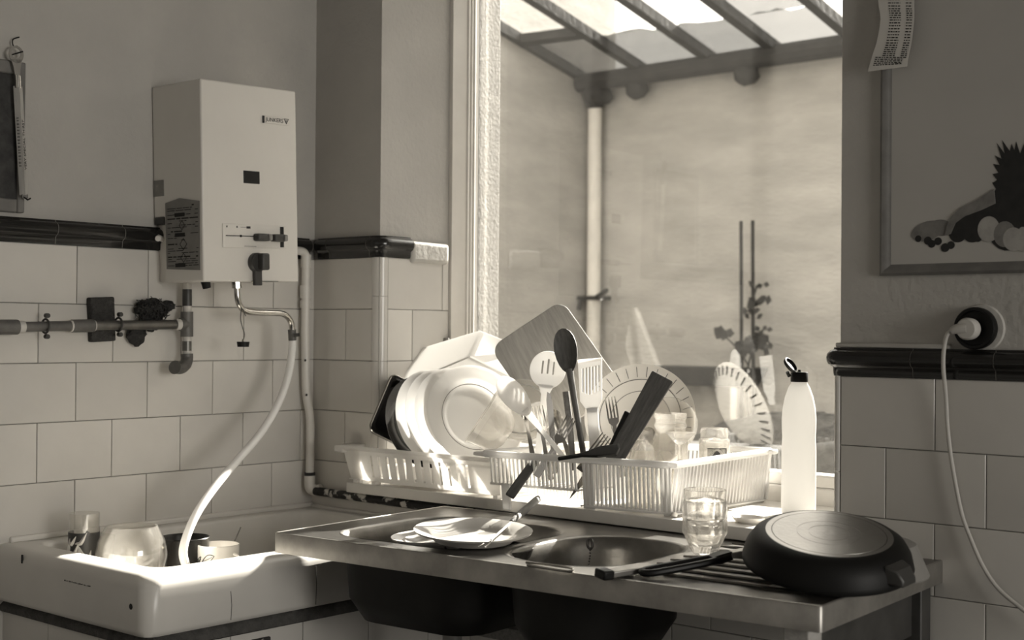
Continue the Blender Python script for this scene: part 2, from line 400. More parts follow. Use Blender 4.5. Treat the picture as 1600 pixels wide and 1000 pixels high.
# window: jamb lining, stiles, rails, glass
win = struct(MB().box((.2855, .284, .93), (.2995, .40, 2.78)).build('window_1', M['paint']))
for y in (.352, .366, .379): MB().tube([(.2995, y, .957), (.2995, y, 2.78)], .0055, 8).build('bead', M['paint'], win)
def chamfer_bar(name, p0, p1, inward, y0=.386, y1=.44, wd=.11, m=None):
    """bar along p0-p1 in the window plane, its glass side chamfered back to the pane"""
    p0, p1 = Vector(p0), Vector(p1); inn = Vector(inward)
    prof = [(0, y0), (wd-.004, y0), (wd, y0+.004), (wd+.0015, y0+.020), (wd+.0015, y1), (0, y1)]
    MB().loft([[tuple(P + inn*a + Vector((0, y, 0))) for a, y in prof] for P in (p0, p1)]).build(name, m or M['paint'], win)
MB().box((.2855, .4005, .93), (.2995, .50, 2.78)).build('outer_reveal', M['oldpaint'], win, bevel=.002)
chamfer_bar('stile', (1.733, 0, .935), (1.733, 0, 2.78), (-1, 0, 0), wd=.112)
chamfer_bar('bottom_rail', (.30, 0, .935), (1.63, 0, .935), (0, 0, 1), wd=.066)
chamfer_bar('bottom_rail', (.30, 0, 1.0025), (1.63, 0, 1.0025), (0, 0, 1), y0=.389, wd=.030)
chamfer_bar('top_rail', (.30, 0, 2.78), (1.63, 0, 2.78), (0, 0, -1), wd=.1)
MB().box((.30, .408, 1.02), (1.63, .411, 2.70)).build('pane', M['glass_pane'], win)

sill_poly = [(.240, -.081), (1.722, -.081), (1.722, -.0095), (1.734, .001), (1.734, .386), (.2865, .386), (.2865, .001), (.262, -.008), (.240, -.008)]
sill = tag(MB().prism(sill_poly, .9275, .957).build('windowsill', M['paint'], bevel=.002), 'long white window sill board carrying the dish racks, chipped front edge', 'sill')

# ------------------------------------------------------------------ courtyard outside
YB, XL = 4.2, -2.18
wall('wall_outside_house', [((XL-.25, .30, 0), (-.25, .50, 3.9))], M['plaster_out'])
wall('wall_outside_left', [((XL-.25, .50, 0), (XL, YB+.25, 3.95))], M['plaster_out'])
wall('wall_outside_back', [((XL, YB, 0), (3.6, YB+.25, 2.96))], M['plaster_out'])
wall('wall_outside_right', [((3.6, .44, 0), (3.85, YB+.25, 3.95))], M['plaster_out'])
wall('ground', [((XL-.25, .44, -.1), (3.85, YB+.25, 0))], M['ground'])
TS = .225
def rz(y): return 3.0 + (YB-y)*TS
roof = struct(MB().box((XL, YB-.11, 2.93), (3.6, YB-.005, 3.0)).build('glass_roof', M['iron']))
xs = [-2.16, -1.70, -1.20, -.77] + [-.29, .20, .82, 1.36, 1.86, 2.34, 2.82, 3.30]
for x in xs:
    MB().loft([[(x-.03, y, rz(y)-.06), (x+.03, y, rz(y)-.06), (x+.03, y, rz(y)), (x-.03, y, rz(y))] for y in (.46, YB-.05)]).build('glazing_bar', M['iron'], roof)
random.seed(4)
for i in range(len(xs)-1):
    x0, x1 = xs[i]+.012, xs[i+1]-.012
    ycut = (3.52, 3.66, 3.68, 3.7, 3.7, 3.7)[min(i, 5)]
    for (ya, yb, m, nm, dz) in ((.46, ycut, M['roof_grey'] if i == 3 else M['roof_clear'], 'pane', .006), (ycut-.02, YB-.01, M['roof_dark'] if i < 3 else M['roof_grey'] if i == 3 else M['roof_clear'], 'lower_pane', -.006)):
        k = 9
        rag = [random.uniform(-.03, .03) if nm == 'lower_pane' else 0 for _ in range(k)]
        lo = [(x0+(x1-x0)*j/(k-1), ya+rag[j]) for j in range(k)]; hi = [(x0+(x1-x0)*j/(k-1), yb) for j in range(k)]
        pl = lo + hi[::-1]
        MB().loft([[(x, y, rz(y)+dz-.003) for x, y in pl], [(x, y, rz(y)+dz+.002) for x, y in pl]]).build(nm, m, roof)
MB().loft([[(XL, 3.43, rz(3.43)-.06), (XL, 3.49, rz(3.49)-.06), (XL, 3.49, rz(3.49)-.008), (XL, 3.43, rz(3.43)-.008)], [(xs[1], 3.47, rz(3.47)-.06), (xs[1], 3.53, rz(3.53)-.06), (xs[1], 3.53, rz(3.53)-.008), (xs[1], 3.47, rz(3.47)-.008)]]).build('cross_bar', M['iron'], roof)
for x, s_ in ((-2.08, 1.3), (-1.79, 1.0), (-1.02, 1.1), (-.2, 1.0), (.6, .9)):
    b = MB(); b.lathe([(0, 0), (.04, .01), (.07*s_, .05), (.075*s_, .10), (.04, .14), (0, .145)], 9, Matrix.Translation((x, YB-.12, 2.83)) @ Matrix.Rotation(.7, 4, 'Y'))
    b.build('gutter_bracket', M['iron'], roof, angle=80)
MB().tube([(XL+.02, YB-.16, 2.955), (3.5, YB-.16, 2.975)], .058, 10).build('gutter', M['iron'], roof)

dp = thing('drainpipe', 'pale vertical drainpipe in the corner of the courtyard outside the window', 'pipe', loc=(-2.085, YB-.09, 0))
MB().tube([(0, 0, 0), (0, 0, 2.85)], .044, 16).build('pipe', M['out_pipe'], dp)
MB().tube([(0, 0, 2.80), (0, -.01, 2.92)], [.05, .09], 14).build('hopper', M['iron'], dp)
b = MB(); b.box((-.09, -.055, 1.59), (.075, .08, 1.615)); b.tube([(.05, -.05, 1.60), (.15, -.06, 1.65)], .014, 6); b.tube([(-.06, -.05, 1.59), (-.08, -.05, 1.53)], .014, 6)
b.build('bracket', M['iron'], dp)
for i, (x, lab) in enumerate(((-.949, 'thin dark upright cane outside, left of the two beyond the glass'), (-.873, 'thin dark upright cane outside with leaves climbing it, right of the two'))):
    tag(MB().tube([(x, 4.0, 0), (x+.012, 4.0, 1.0), (x, 4.0, 2.027)], .0105, 8).build('garden_cane', M['iron']), lab, 'cane', 'canes in the courtyard')
cl = thing('climbing_plant', 'straggly climbing plant with small dark leaves on the right cane outside', 'plant', loc=(-.86, 3.97, 0))
MB().tube(smooth_path([(0, -.02, .0), (.03, -.02, .6), (-.01, -.03, 1.1), (.03, -.02, 1.35), (.02, -.02, 1.55), (.05, -.02, 1.66)], 5), .006, 6).build('stem', M['leaf'], cl)
MB().tube(smooth_path([(.0, -.02, 1.20), (-.07, -.03, 1.30), (-.16, -.03, 1.375)], 5), .005, 6).build('side_stem', M['leaf'], cl)
random.seed(11)
for (x, z, s_, n_) in ((.05, 1.655, .035, 4), (.06, 1.56, .05, 8), (.03, 1.50, .04, 6), (-.16, 1.385, .05, 9), (.05, 1.35, .055, 14), (.09, 1.40, .035, 5), (-.01, 1.30, .05, 10), (-.05, 1.32, .035, 6), (.1, 1.30, .04, 6)):
    for _ in range(n_):
        a = random.uniform(0, 6.28); Mx = Matrix.Translation((x+random.uniform(-.05, .05), -.03+random.uniform(-.03, .03), z+random.uniform(-.022, .022))) @ Matrix.Rotation(a, 4, 'Y') @ Matrix.Rotation(random.uniform(-.6, .6), 4, 'X')
        MB().loft([[(0, -.002, -.1*s_), (.25*s_, -.001, 0), (0, .001, .1*s_), (-.25*s_, 0, 0)], [(0, -.004, -.5*s_), (s_*.6, -.002, 0), (0, .0, .5*s_), (-s_*.6, -.002, 0)], [(0, .004, -.4*s_), (s_*.5, .004, 0), (0, .005, .4*s_), (-s_*.5, .004, 0)]], Mx).build('leaf', M['leaf'], cl)
tr = thing('trough', 'long dark planting trough on legs against the courtyard wall', 'planter', loc=(-1.32, 4.06, 0))
MB().loft([[(-.16, -.09, 1.08), (.40, -.09, 1.08), (.40, .09, 1.08), (-.16, .09, 1.08)], [(-.26, -.12, 1.19), (.46, -.12, 1.19), (.46, .12, 1.19), (-.26, .12, 1.19)]]).build('box', M['iron'], tr, bevel=.008)
for x in (-.1, .34):
    for y in (-.06, .06): MB().box((x-.02, y-.02, 0), (x+.02, y+.02, 1.085)).build('leg', M['out_pipe'], tr)
b = MB(); random.seed(3)
rings = []
for zz, k in ((0, 1.0), (.35, .985), (.62, .95), (.78, .88), (.87, .78), (.95, .62), (.995, .42), (1.01, .15)):
    rings.append([(.15 + 1.0*k*math.cos(2*PI*i/48)*(1+random.uniform(-.02, .02)), 3.1 + .55*k*math.sin(2*PI*i/48)*(1+random.uniform(-.03, .03)), zz + random.uniform(-.012, .012)*(zz > .1)) for i in range(48)])
b.loft(rings)
tag(b.build('compost_heap', M['soil'], angle=80), 'dark rounded heap outside, low behind the detergent bottle', 'heap')
# ------------------------------------------------------------------ water heater on the left wall
a_ = math.radians(1.8)
HM = Matrix(((1, 0, 0, 0), (0, math.cos(a_), -math.sin(a_), -.5632), (0, math.sin(a_), math.cos(a_), 1.5117), (0, 0, 0, 1)))
wh = thing('water_heater', 'white enamelled box water heater with dark knobs, hung on the left wall', 'water heater', HM)
HD, HW, HH = .217, .3195, .5268       # depth, width, height; local x out of the wall, y along it, z up
def HF(p):
    v = HM.inverted() @ Vector(p); return v.y, v.z
prof = [(.002, .175), (.05, .175), (.05, 0), (HD, 0), (HD, HH), (.002, HH)]
b = MB(); b.loft([[(x, 0, z) for x, z in prof], [(x, HW, z) for x, z in prof]])
b.build('casing', M['enamel'], wh, bevel=.0045, seg=3)
MB().box((.004, .012, .004), (.049, HW-.012, .174)).build('back_frame', M['enamel'], wh)
MB().box((.006, -.001, .155), (.05, .011, .178)).build('rubber_grommet', M['darkgrey'], wh, bevel=.004)
MB().tube([(.02, .02, .115), (.028, -.005, .122), (.036, -.012, .118)], .008, 8).build('side_latch', M['tape'], wh)
MB().box((.004, -.0012, .232), (.050, .001, .275)).build('small_notice', M['notice'], wh)
for i, (y, w_) in enumerate(((.05, .05), (.17, .04), (.26, .02))): MB().box((.03, y, HH-.002), (.09, y+w_, HH+.006)).build('flue_vent', M['black'], wh, bevel=.003)
nt = MB(); 
nt.loft([[(.058, -.0004, .036), (.205, -.0004, .030), (.207, -.0004, .21), (.12, -.0004, .222), (.056, -.0004, .212)], [(.058, -.0016, .036), (.205, -.0016, .030), (.207, -.0016, .21), (.12, -.0016, .222), (.056, -.0016, .212)]])
nt = nt.build('printed_notice', M['notice'], wh)
b = MB(); random.seed(5)
for i in range(30):
    z = .2 - i*.0056
    if i % 6 == 5: continue
    x = .066
    while x < .198:
        l = random.uniform(.008, .04)
        if random.random() < .62: b.box((x, -.0022, z), (min(x+l, .2), -.0014, z+.0019 if i % 6 else z+.0034))
        x += l+.005
for (x, z, r_) in ((.13, .15, .012), (.135, .10, .015), (.135, .064, .012)):
    b.tube([(x-r_, -.0018, z), (x, -.0018, z+r_), (x+r_, -.0018, z), (x, -.0018, z-r_)], .001, 4, closed=True)
for (x, z) in ((.12, .045), (.12, .125), (.12, .178)): b.box((x-.022, -.0022, z-.005), (x+.022, -.0013, z+.005))
stuff(b.build('print', M['ink'], nt))
# badge with the maker's lettering
y0, z1 = HF((0.2170, -0.3737, 1.9644)); y1, z0 = HF((0.2170, -0.2847, 1.9508)); z0 -= .004
bd = MB().box((HD, y0, z0+.003), (HD+.003, y1, z1+.001)).build('badge', M['enamel'], wh, bevel=.001)
MB().box((HD+.0005, y0-.003, z0+.003), (HD+.004, y0+.002, z1+.002)).build('badge_edge', M['black'], bd)
FR = Matrix(((0, 0, 1, 0), (1, 0, 0, 0), (0, 1, 0, 0), (0, 0, 0, 1)))     # text plane: x -> local y, y -> local z
def on_front(y, z, d=.0): return Matrix.Translation((HD+d, y, z)) @ FR
text('lettering', 'JUNKERS', .0155, on_front(y0+.006, z0+.0085, .0031), M['ink'], bd)
b = MB(); ty, tz = y1-.011, z0+.008
b.tube([(HD+.0036, ty-.008, tz+.012), (HD+.0036, ty+.008, tz+.012), (HD+.0036, ty, tz-.001)], .0011, 5, closed=True)
b.tube([(HD+.0036, ty-.003, tz+.0085), (HD+.0036, ty+.003, tz+.0085), (HD+.0036, ty, tz+.003)], .0007, 5, closed=True)
b.build('emblem', M['ink'], bd)
y0, z1 = HF((0.2170, -0.4387, 1.8128)); y1, z0 = HF((0.2170, -0.3825, 1.7801))
MB().box((HD-.01, y0, z0), (HD+.0012, y1, z1)).build('viewing_window', M['black'], wh, bevel=.002)
y0, z1 = HF((0.2170, -0.5060, 1.6684)); y1, z0 = HF((0.2170, -0.2897, 1.6104))
pn = MB().box((HD-.002, y0, z0), (HD+.0022, y1, z1-.002)).build('control_panel', M['paint'], wh, bevel=.001)
b = MB(); zc = HF((0.2170, -0.4366, 1.6371))[1]; ya = HF((0.2170, -0.4953, 1.6353))[0]; yb = HF((0.2170, -0.3851, 1.6383))[0]
b.box((HD+.002, ya, zc-.0012), (HD+.0032, yb, zc+.0012))
b.box((HD+.002, ya+.046, zc-.003), (HD+.0032, ya+.052, zc+.003))
for q in (.012, .045): b.box((HD+.002, y0+q, z1-.012), (HD+.003, y0+q+.003, z1-.007))
b.box((HD+.002, y0+.058, z1-.0105), (HD+.003, y0+.078, z1-.0098)); b.box((HD+.002, y0+.078, z1-.013), (HD+.003, y0+.091, z1-.007))
b.box((HD+.002, y0+.07, z0+.004), (HD+.003, y0+.11, z0+.005))
b.build('print', M['ink'], pn)
MB().box((HD-.004, y1-.022, z0+.004), (HD+.0035, y1-.010, z1-.005)).build('slot', M['black'], pn)
for (pa, pb) in (((0.2350, -0.3995, 1.6368), (0.2400, -0.3622, 1.6370)), ((0.2350, -0.3428, 1.6383), (0.2400, -0.3091, 1.6383))):
    ya, za = HF(pa); yb, zb = HF(pb)
    k = MB().box((HD+.001, ya-.006, za-.011), (HD+.026, yb, za+.009)).build('slide_lever', M['darkgrey'], wh, bevel=.005, seg=3)
    MB().box((HD+.006, yb-.008, za-.010), (HD+.029, yb+.004, za+.008)).build('lever_tip', M['midgrey'], k, bevel=.004, seg=3)
yc, zc = HF((0.2250, -0.3950, 1.5687)); KM = Matrix.Translation((HD, yc, zc)) @ Matrix.Rotation(PI/2, 4, 'Y')
kn = MB().lathe([(0, 0), (.026, 0), (.026, .012), (.023, .016), (.0, .016)], 28, KM).build('rotary_knob', M['darkgrey'], wh)
MB().box((HD+.012, yc-.004, zc-.021), (HD+.036, yc+.022, zc+.024)).build('knob_grip', M['darkgrey'], kn, bevel=.005, seg=3)
MB().box((HD+.002, yc-.012, zc-.062), (HD+.014, yc+.012, zc-.018)).build('knob_stem', M['darkgrey'], kn, bevel=.002)
MB().box((HD+.010, yc-.017, HH*0+.0005), (HD+.002, yc+.07, .002)).build('lower_seam', M['black'], wh)
b = MB(); b.tube([(.15, .055, .004), (.15, .06, -.016)], [.013, .011], 12); b.build('drain_plug', M['black'], wh)

# spout, hose and rubber plug
SX = .15
sp = thing('swivel_spout', 'bent chrome swivel spout under the white water heater', 'tap', loc=(0.1500, -0.4045, 1.5112))
P = [(0.1500, -0.4046, 1.5181), (0.1500, -0.4019, 1.4765), (0.1500, -0.3930, 1.4523), (0.1500, -0.3733, 1.4387), (0.1500, -0.3382, 1.4357), (0.1500, -0.2823, 1.4348), (0.1500, -0.2481, 1.4336), (0.1500, -0.2273, 1.4249), (0.1500, -0.2132, 1.4070), (0.1500, -0.2082, 1.3799)]
MB().tube(smooth_path(P, 4), .0085, 14).build('pipe', M['chrome'], sp, local=False)
MB().tube([(0.1500, -0.4068, 1.5215), (0.1500, -0.4044, 1.5008)], .0135, 8).build('union_nut', M['chrome'], sp, local=False)
MB().tube([(0.1500, -0.2106, 1.3890), (0.1500, -0.2080, 1.3583)], .0115, 14).build('hose_clip', M['dullpipe'], sp, local=False)
MB().tube([(0.1600, -0.2142, 1.3728), (0.1700, -0.1993, 1.3747)], .005, 8).build('clip_screw', M['darkgrey'], sp, local=False)
P = [(0.1500, -0.2080, 1.3655), (0.1500, -0.2099, 1.3221), (0.1600, -0.2336, 1.2507), (0.1800, -0.2835, 1.1815), (0.2100, -0.3646, 1.1095), (0.2500, -0.4721, 1.0466), (0.2850, -0.5675, 0.9900), (0.3150, -0.6441, 0.9346), (0.3350, -0.6904, 0.8842), (0.3450, -0.7102, 0.8435), (0.3500, -0.7041, 0.8090), (0.3600, -0.6903, 0.7834)]
tag(MB().tube(smooth_path(P, 6), .0108, 14).build('hose', M['hose']), 'long cloudy plastic hose curving from the chrome spout down into the sink', 'hose')
pl = thing('plug_on_wire', 'small dark rubber plug hanging on a wire from the chrome spout', 'plug', loc=(0.1550, -0.3849, 1.3479))
MB().tube(smooth_path([(0.1600, -0.3810, 1.4246), (0.1600, -0.3942, 1.4453), (0.1620, -0.3998, 1.4174), (0.1620, -0.3930, 1.3931), (0.1580, -0.3832, 1.3758), (0.1550, -0.3849, 1.3548)], 5), .0012, 6).build('wire', M['darkgrey'], pl, local=False)
MB().lathe([(0, -.007), (.0155, -.007), (.0175, .007), (0, .007)], 20).build('stopper', M['black'], pl)
MB().tube([(-.0, -.002, .006), (0, 0, .014)], .003, 6).build('ring', M['cutlery'], pl)

# gas pipe run
gp = thing('gas_pipe', 'grey jointed gas pipe running along the left wall tiles to the heater', 'pipe', loc=(0.0450, -0.4922, 1.4006))
def seg(nm, px0, px1, r, m): pass
PXX = .045
MB().tube([(0.0450, -1.0955, 1.3883), (0.0450, -0.9857, 1.3900)], .0185, 14).build('coupling', M['dullpipe'], gp, local=False)
MB().tube([(0.0450, -0.9907, 1.3900), (0.0450, -0.8273, 1.3944)], .0125, 14).build('pipe', M['dullpipe'], gp, local=False)
MB().tube([(0.0450, -0.8381, 1.3935), (0.0450, -0.7781, 1.3952)], .0165, 14).build('coupling', M['dullpipe'], gp, local=False)
MB().tube([(0.0450, -0.7818, 1.3951), (0.0450, -0.5046, 1.4009)], .0128, 14).build('pipe', M['copper'], gp, local=False)
for a, c in (((0.0450, -0.9857, 1.3900), (0.0450, -0.9688, 1.3905)), ((0.0450, -0.8435, 1.3933), (0.0450, -0.8291, 1.3938)), ((0.0450, -0.7891, 1.3949), (0.0450, -0.7744, 1.3952)), ((0.0450, -0.5273, 1.4003), (0.0450, -0.5088, 1.4008))):
    MB().tube([a, c], .0150, 14).build('joint_tape', M['tape'], gp, local=False)
MB().tube([(0.0450, -0.5129, 1.4008), (0.0450, -0.4880, 1.4014)], .0175, 14).build('tee_arm', M['dullpipe'], gp, local=False)
MB().tube([(0.0450, -0.4905, 1.4354), (0.0450, -0.4897, 1.3676)], .0172, 14).build('tee', M['dullpipe'], gp, local=False)
MB().tube([(0.0450, -0.4897, 1.5433), (0.0450, -0.4887, 1.2824)], .0115, 12).build('riser', M['tape'], gp, local=False)
MB().tube([(0.0450, -0.4902, 1.4963), (0.0450, -0.4897, 1.4511)], .0130, 12).build('sleeve', M['darkgrey'], gp, local=False)
MB().tube([(0.0450, -0.4896, 1.3554), (0.0450, -0.4893, 1.3294)], .0128, 12).build('sleeve', M['copper'], gp, local=False)
MB().tube(smooth_path([(0.0450, -0.4892, 1.3207), (0.0470, -0.4904, 1.3051), (0.0550, -0.5022, 1.2915), (0.0660, -0.5244, 1.2834), (0.0780, -0.5513, 1.2858)], 4), [.0165]*16+[.0185], 14).build('elbow', M['dullpipe'], gp, local=False)
for (p, q) in (((0.0500, -0.9120, 1.4208), (0.0500, -0.9114, 1.3652)), ((0.0500, -0.7048, 1.4254), (0.0500, -0.7042, 1.3722))):
    P, Q = Vector(p), Vector(q); c = (P+Q)/2
    b = MB(); b.tube([tuple(c + Vector((.0175*math.cos(t)-.003, 0, .0175*math.sin(t)))) for t in [2*PI*i/20 for i in range(20)]], .0028, 6, closed=True)
    for s_ in (1, -1): b.lathe([(0, -.006), (.006, -.006), (.006, .006), (0, .006)], 10, Matrix.Translation(c + Vector((.004, 0, s_*.026))) @ Matrix.Rotation(PI/2, 4, 'Y'))
    b.box((c.x-.05, c.y-.003, c.z-.004), (c.x-.018, c.y+.003, c.z+.004))
    b.build('pipe_clip', M['darkgrey'], gp, local=False)
# sponge and scourer tucked behind it
p = Vector((0.0200, -0.7365, 1.4117)); SM = Matrix.Translation(p)
sg = MB()
n = 7; random.seed(9)
sg.box((-.013, -.0355, -.0575), (.010, .0345, .0575))
so_ = sg.build('sponge', M['sponge'], bevel=.004); so_.matrix_world = SM @ Matrix.Rotation(.05, 4, 'X')
tag(so_, 'dark rectangular sponge tucked behind the pipe on the left wall', 'sponge')
def blob(mb, c, rx, ry, rz, seed, amp=.25, n=18, m=12):
    rnd = random.Random(seed); vs = []; 
    for i in range(m+1):
        t = PI*i/m
        vs.append([(c[0]+rx*math.sin(t)*math.cos(2*PI*j/n)*(1+rnd.uniform(-amp, amp)), c[1]+ry*math.sin(t)*math.sin(2*PI*j/n)*(1+rnd.uniform(-amp, amp)), c[2]+rz*math.cos(t)*(1+rnd.uniform(-amp, amp)*.6)) for j in range(n)])
    mb.loft(vs)
b = MB(); c = (0.0240, -0.5862, 1.4408); blob(b, c, .018, .048, .028, 2)
c = (0.0260, -0.5391, 1.4503); blob(b, c, .012, .022, .014, 5, .3); c = (0.0200, -0.5871, 1.4117); blob(b, c, .009, .034, .03, 4, .2); c = (0.0220, -0.6336, 1.3739); blob(b, c, .013, .026, .03, 8, .3)
rnd = random.Random(3)
for q in range(90):
    c0 = Vector((0.0340, -0.5969, 1.4372)) + Vector((rnd.uniform(-.0, .012), rnd.uniform(-.045, .045), rnd.uniform(-.026, .026)))
    b.tube([c0, c0+Vector((rnd.uniform(0, .01), rnd.uniform(-.012, .012), rnd.uniform(-.01, .01))), c0+Vector((rnd.uniform(-.004, .008), rnd.uniform(-.014, .014), rnd.uniform(-.014, .014)))], .0013, 3)
tag(b.build('scourer', M['scourer'], angle=80), 'ragged dark wire scourer tucked behind the pipe, right of the sponge', 'scourer')

# white pipe down the corner and the flaking pipe along the window wall
cp = thing('corner_pipe', 'white painted pipe running down the tiled corner beside the heater', 'pipe', loc=(.03, -.05, .9))
P = [(0.0300, -0.1512, 1.6107), (0.0300, -0.0983, 1.6208), (0.0300, -0.0690, 1.6185), (0.0300, -0.0589, 1.6019), (0.0300, -0.0583, 1.5506), (0.0300, -0.0588, 1.3798), (0.0300, -0.0545, 1.2279), (0.0310, -0.0499, 1.1803), (0.0330, -0.0412, 1.1364), (0.0330, -0.0379, 1.0754), (0.0330, -0.0390, 0.9576)]
MB().tube(smooth_path(P, 4), .0125, 14).build('pipe', M['paint'], cp, local=False)
for a, c in (((0.0300, -0.0590, 1.6114), (0.0300, -0.0586, 1.5734)), ((0.0300, -0.0604, 1.5202), (0.0300, -0.0600, 1.4822)), ((0.0300, -0.0599, 1.4746), (0.0300, -0.0596, 1.4538))):
    MB().tube([a, c], .0155, 14).build('collar', M['paint'], cp, local=False)
MB().tube([(0.0330, -0.0391, 0.9652), (0.0330, -0.0390, 0.9538)], .0165, 14).build('rusty_collar', M['iron'], cp, local=False)
MB().tube(smooth_path([(0.0330, -0.0390, 0.9557), (0.0340, -0.0396, 0.9311), (0.0380, -0.0379, 0.9180), (0.0500, -0.0283, 0.9125), (0.0660, -0.0224, 0.9152)], 4), .0165, 14).build('elbow', M['paint'], cp, local=False)
for q in ((0.0425, -0.0685, 1.2985), (0.0440, -0.0636, 1.1964)): MB().lathe([(0, 0), (.004, 0), (.0, .001)], 8, Matrix.Translation(q) @ Matrix.Rotation(PI/2, 4, 'Y')).build('chip', M['dirt_spot'], cp, local=False)
tag(MB().tube([(.055, -.035, .911), (.8, -.035, .905), (1.7, -.035, .90)], .0125, 12).build('wall_pipe', M['flaky']), 'dark flaking pipe along the tiles under the window sill', 'pipe')

# framed picture at the left edge and the bottle opener hanging in front of it
lp = thing('picture_frame', 'dark framed picture partly in view at the far left of the wall', 'picture', loc=(.0, -1.1, 1.665))
for a, c in (((.001, -.972, 1.672), (.016, -.953, 2.045)), ((.001, -1.24, 1.672), (.0155, -.972, 1.706)), ((.001, -1.24, 2.012), (.0155, -.972, 2.045)), ((.001, -1.26, 1.672), (.016, -1.24, 2.045))):
    MB().box(a, c).build('frame_rail', M['frame_wood'], lp, local=False, bevel=.004)
MB().box((.001, -1.245, 1.70), (.009, -.968, 2.02)).build('dark_print', mat('dark_picture_print', 22, .6, v2=52, scale=34), lp, local=False)
PO0, PO1 = Vector((0.0300, -0.9624, 1.7071)), Vector((0.0300, -0.9886, 2.0661))
OMx, OL = stick(PO0, PO1, (1, -.1, 0))
op = thing('bottle_opener', 'long pale bottle opener with printed handle hung on the left wall', 'opener', OMx)
sh = MB(); sh.loft([[(-.0105, y, -.003), (0, y, .0075), (.0125, y, -.003), (0, y, -.0045)] for y in (.008, .275)])
sh.build('handle', M['wood'], op, angle=20)
MB().tube([(0, .27, 0), (0, .301, 0)], .0085, 12).build('ferrule', M['chrome'], op)
MB().tube([(-.004, .004, .002), (.006, -.004, .006), (.014, .0, .004)], .0022, 6).build('hook_end', M['black'], op)
MB().box((-.0075, .0, -.004), (.009, .010, .004)).build('end_cap', M['dullpipe'], op, bevel=.002)
b = MB(); ro, rin = .0185, .0115; n = 24
out_ = [(ro*math.sin(t), .352 + ro*1.15*math.cos(t)) for t in [2*PI*i/n for i in range(n)]]; inn_ = [(rin*math.sin(t), .355 + rin*1.1*math.cos(t)) for t in [2*PI*i/n for i in range(n)]]
b.loft([[(x, y, -.0015) for x, y in out_], [(x, y, .0015) for x, y in out_], [(x, y, .0015) for x, y in inn_], [(x, y, -.0015) for x, y in inn_]], closed=True)
b.prism([(-.006, .298), (.006, .298), (.009, .322), (.014, .34), (-.014, .34), (-.009, .322)], -.0015, .0015)
b.build('head', M['cutlery'], op)
MB().tube([(-.012, .350, .0), (.016, .360, .004)], .0018, 6).build('nail', M['black'], op)
FM = Matrix(((0, -.766, .643, .0105), (1, 0, 0, .070), (0, .643, .766, -.0011), (0, 0, 0, 1)))
text('lettering', 'VERY SPECIAL THIRST', .0138, FM, M['ink'], op, .0004, wide=.92)
b = MB(); rnd = random.Random(8); y = .078
while y < .20:
    l = rnd.uniform(.004, .008); b.box((-.0082, y, -.0002), (-.0035, y+l*.6, .0036)); y += l+.002
b.build('worn_print', M['ink_soft'], op)
hk = (0.0040, -0.9762, 2.0999)
tag(MB().tube(smooth_path([(0.0030, -0.9655, 2.1082), (0.0100, -0.9863, 2.0974), (0.0140, -0.9866, 2.0811), (0.0120, -0.9754, 2.0832)], 4), .0016, 6).build('wall_hook', M['black']), 'small bent dark hook on the wall above the bottle opener', 'hook')

# ------------------------------------------------------------------ stoneware sink
SK = thing('stoneware_sink', 'wide white glazed stoneware sink in the corner, sunlit front rim', 'sink', loc=(.32, -.52, .72))
def RR(x0, y0, x1, y1, r, z):
    """ring of the sink: rounded towards the room, square where it meets the walls"""
    pts = []; q = .004
    for cx, cy, a, rr_ in ((x1-q, y1-q, 0, q), (x0+q, y1-q, 90, q), (x0+q, y0+q, 180, q), (x1-r, y0+r, 270, r)):
        for i in range(9): t = math.radians(a + 90*i/8); pts.append((cx+rr_*math.cos(t), cy+rr_*math.sin(t), z))
    return pts
def RI(x0, y0, x1, y1, r, z): return [(x, y, z) for x, y in rrect(x0, y0, x1, y1, r, 8)]
X0, Y0, X1, Y1 = .003, -1.022, .652, -.006
b = MB(); rings = [RR(X0+.02, Y0+.02, X1-.02, Y1-.005, .02, .724), RR(X0+.004, Y0+.004, X1-.004, Y1-.002, .03, .728), RR(X0, Y0, X1, Y1, .035, .74), RR(X0, Y0, X1, Y1, .035, .826)]
for t in [PI/2*i/7 for i in range(8)]:
    k = .032*(1-math.cos(t)); rings.append(RR(X0, Y0+k, X1-k, Y1-k*.2, .04, .828+.032*math.sin(t)))
for t in [PI/2*i/5 for i in range(6)]:
    k = .07 + .02*math.sin(t); rings.append(RI(X0+k*.6, Y0+k, X1-k, Y1-k*.5, .05, .860-.016*(1-math.cos(t))))
rings += [RI(X0+.075, Y0+.10, X1-.10, Y1-.07, .06, .80), RI(X0+.09, Y0+.115, X1-.115, Y1-.085, .07, .765), RI(X0+.13, Y0+.16, X1-.16, Y1-.125, .06, .752), RI(X0+.3, Y0+.45, X1-.3, Y1-.45, .02, .750)]
b.loft(rings); b.build('basin', M['ceramic'], SK, local=False, angle=60)
MB().box((.0035, -.98, .858), (.016, -.008, .874)).build('back_lip', M['ceramic'], SK, local=False, bevel=.005, seg=3)
MB().box((.014, -.020, .856), (.64, -.0075, .868)).build('back_lip', M['ceramic'], SK, local=False, bevel=.004, seg=3)
b = MB(); rnd = random.Random(6)
for q in range(18): x = .33+.0062*q; b.box((x, Y0-.0006, .812), (x+rnd.uniform(.001, .005), Y0+.002, .812+rnd.uniform(.001, .0035)))
b.box((.14, Y0-.0006, .83), (.146, Y0+.002, .85)); b.lathe([(0, 0), (.007, 0), (0, .001)], 7, Matrix.Translation((.595, Y0-.0004, .79)) @ Matrix.Rotation(PI/2, 4, 'X'))
b.build('chip', M['dirt_spot'], SK, local=False)
for y, z0, z1 in ((-.80, .735, .80), (-.55, .733, .825)): MB().tube([(X1+.0004, y, z0), (X1+.0004, y+.002, (z0+z1)/2), (X1+.0004, y-.001, z1)], .0008, 4).build('crack', M['ink_soft'], SK, local=False)
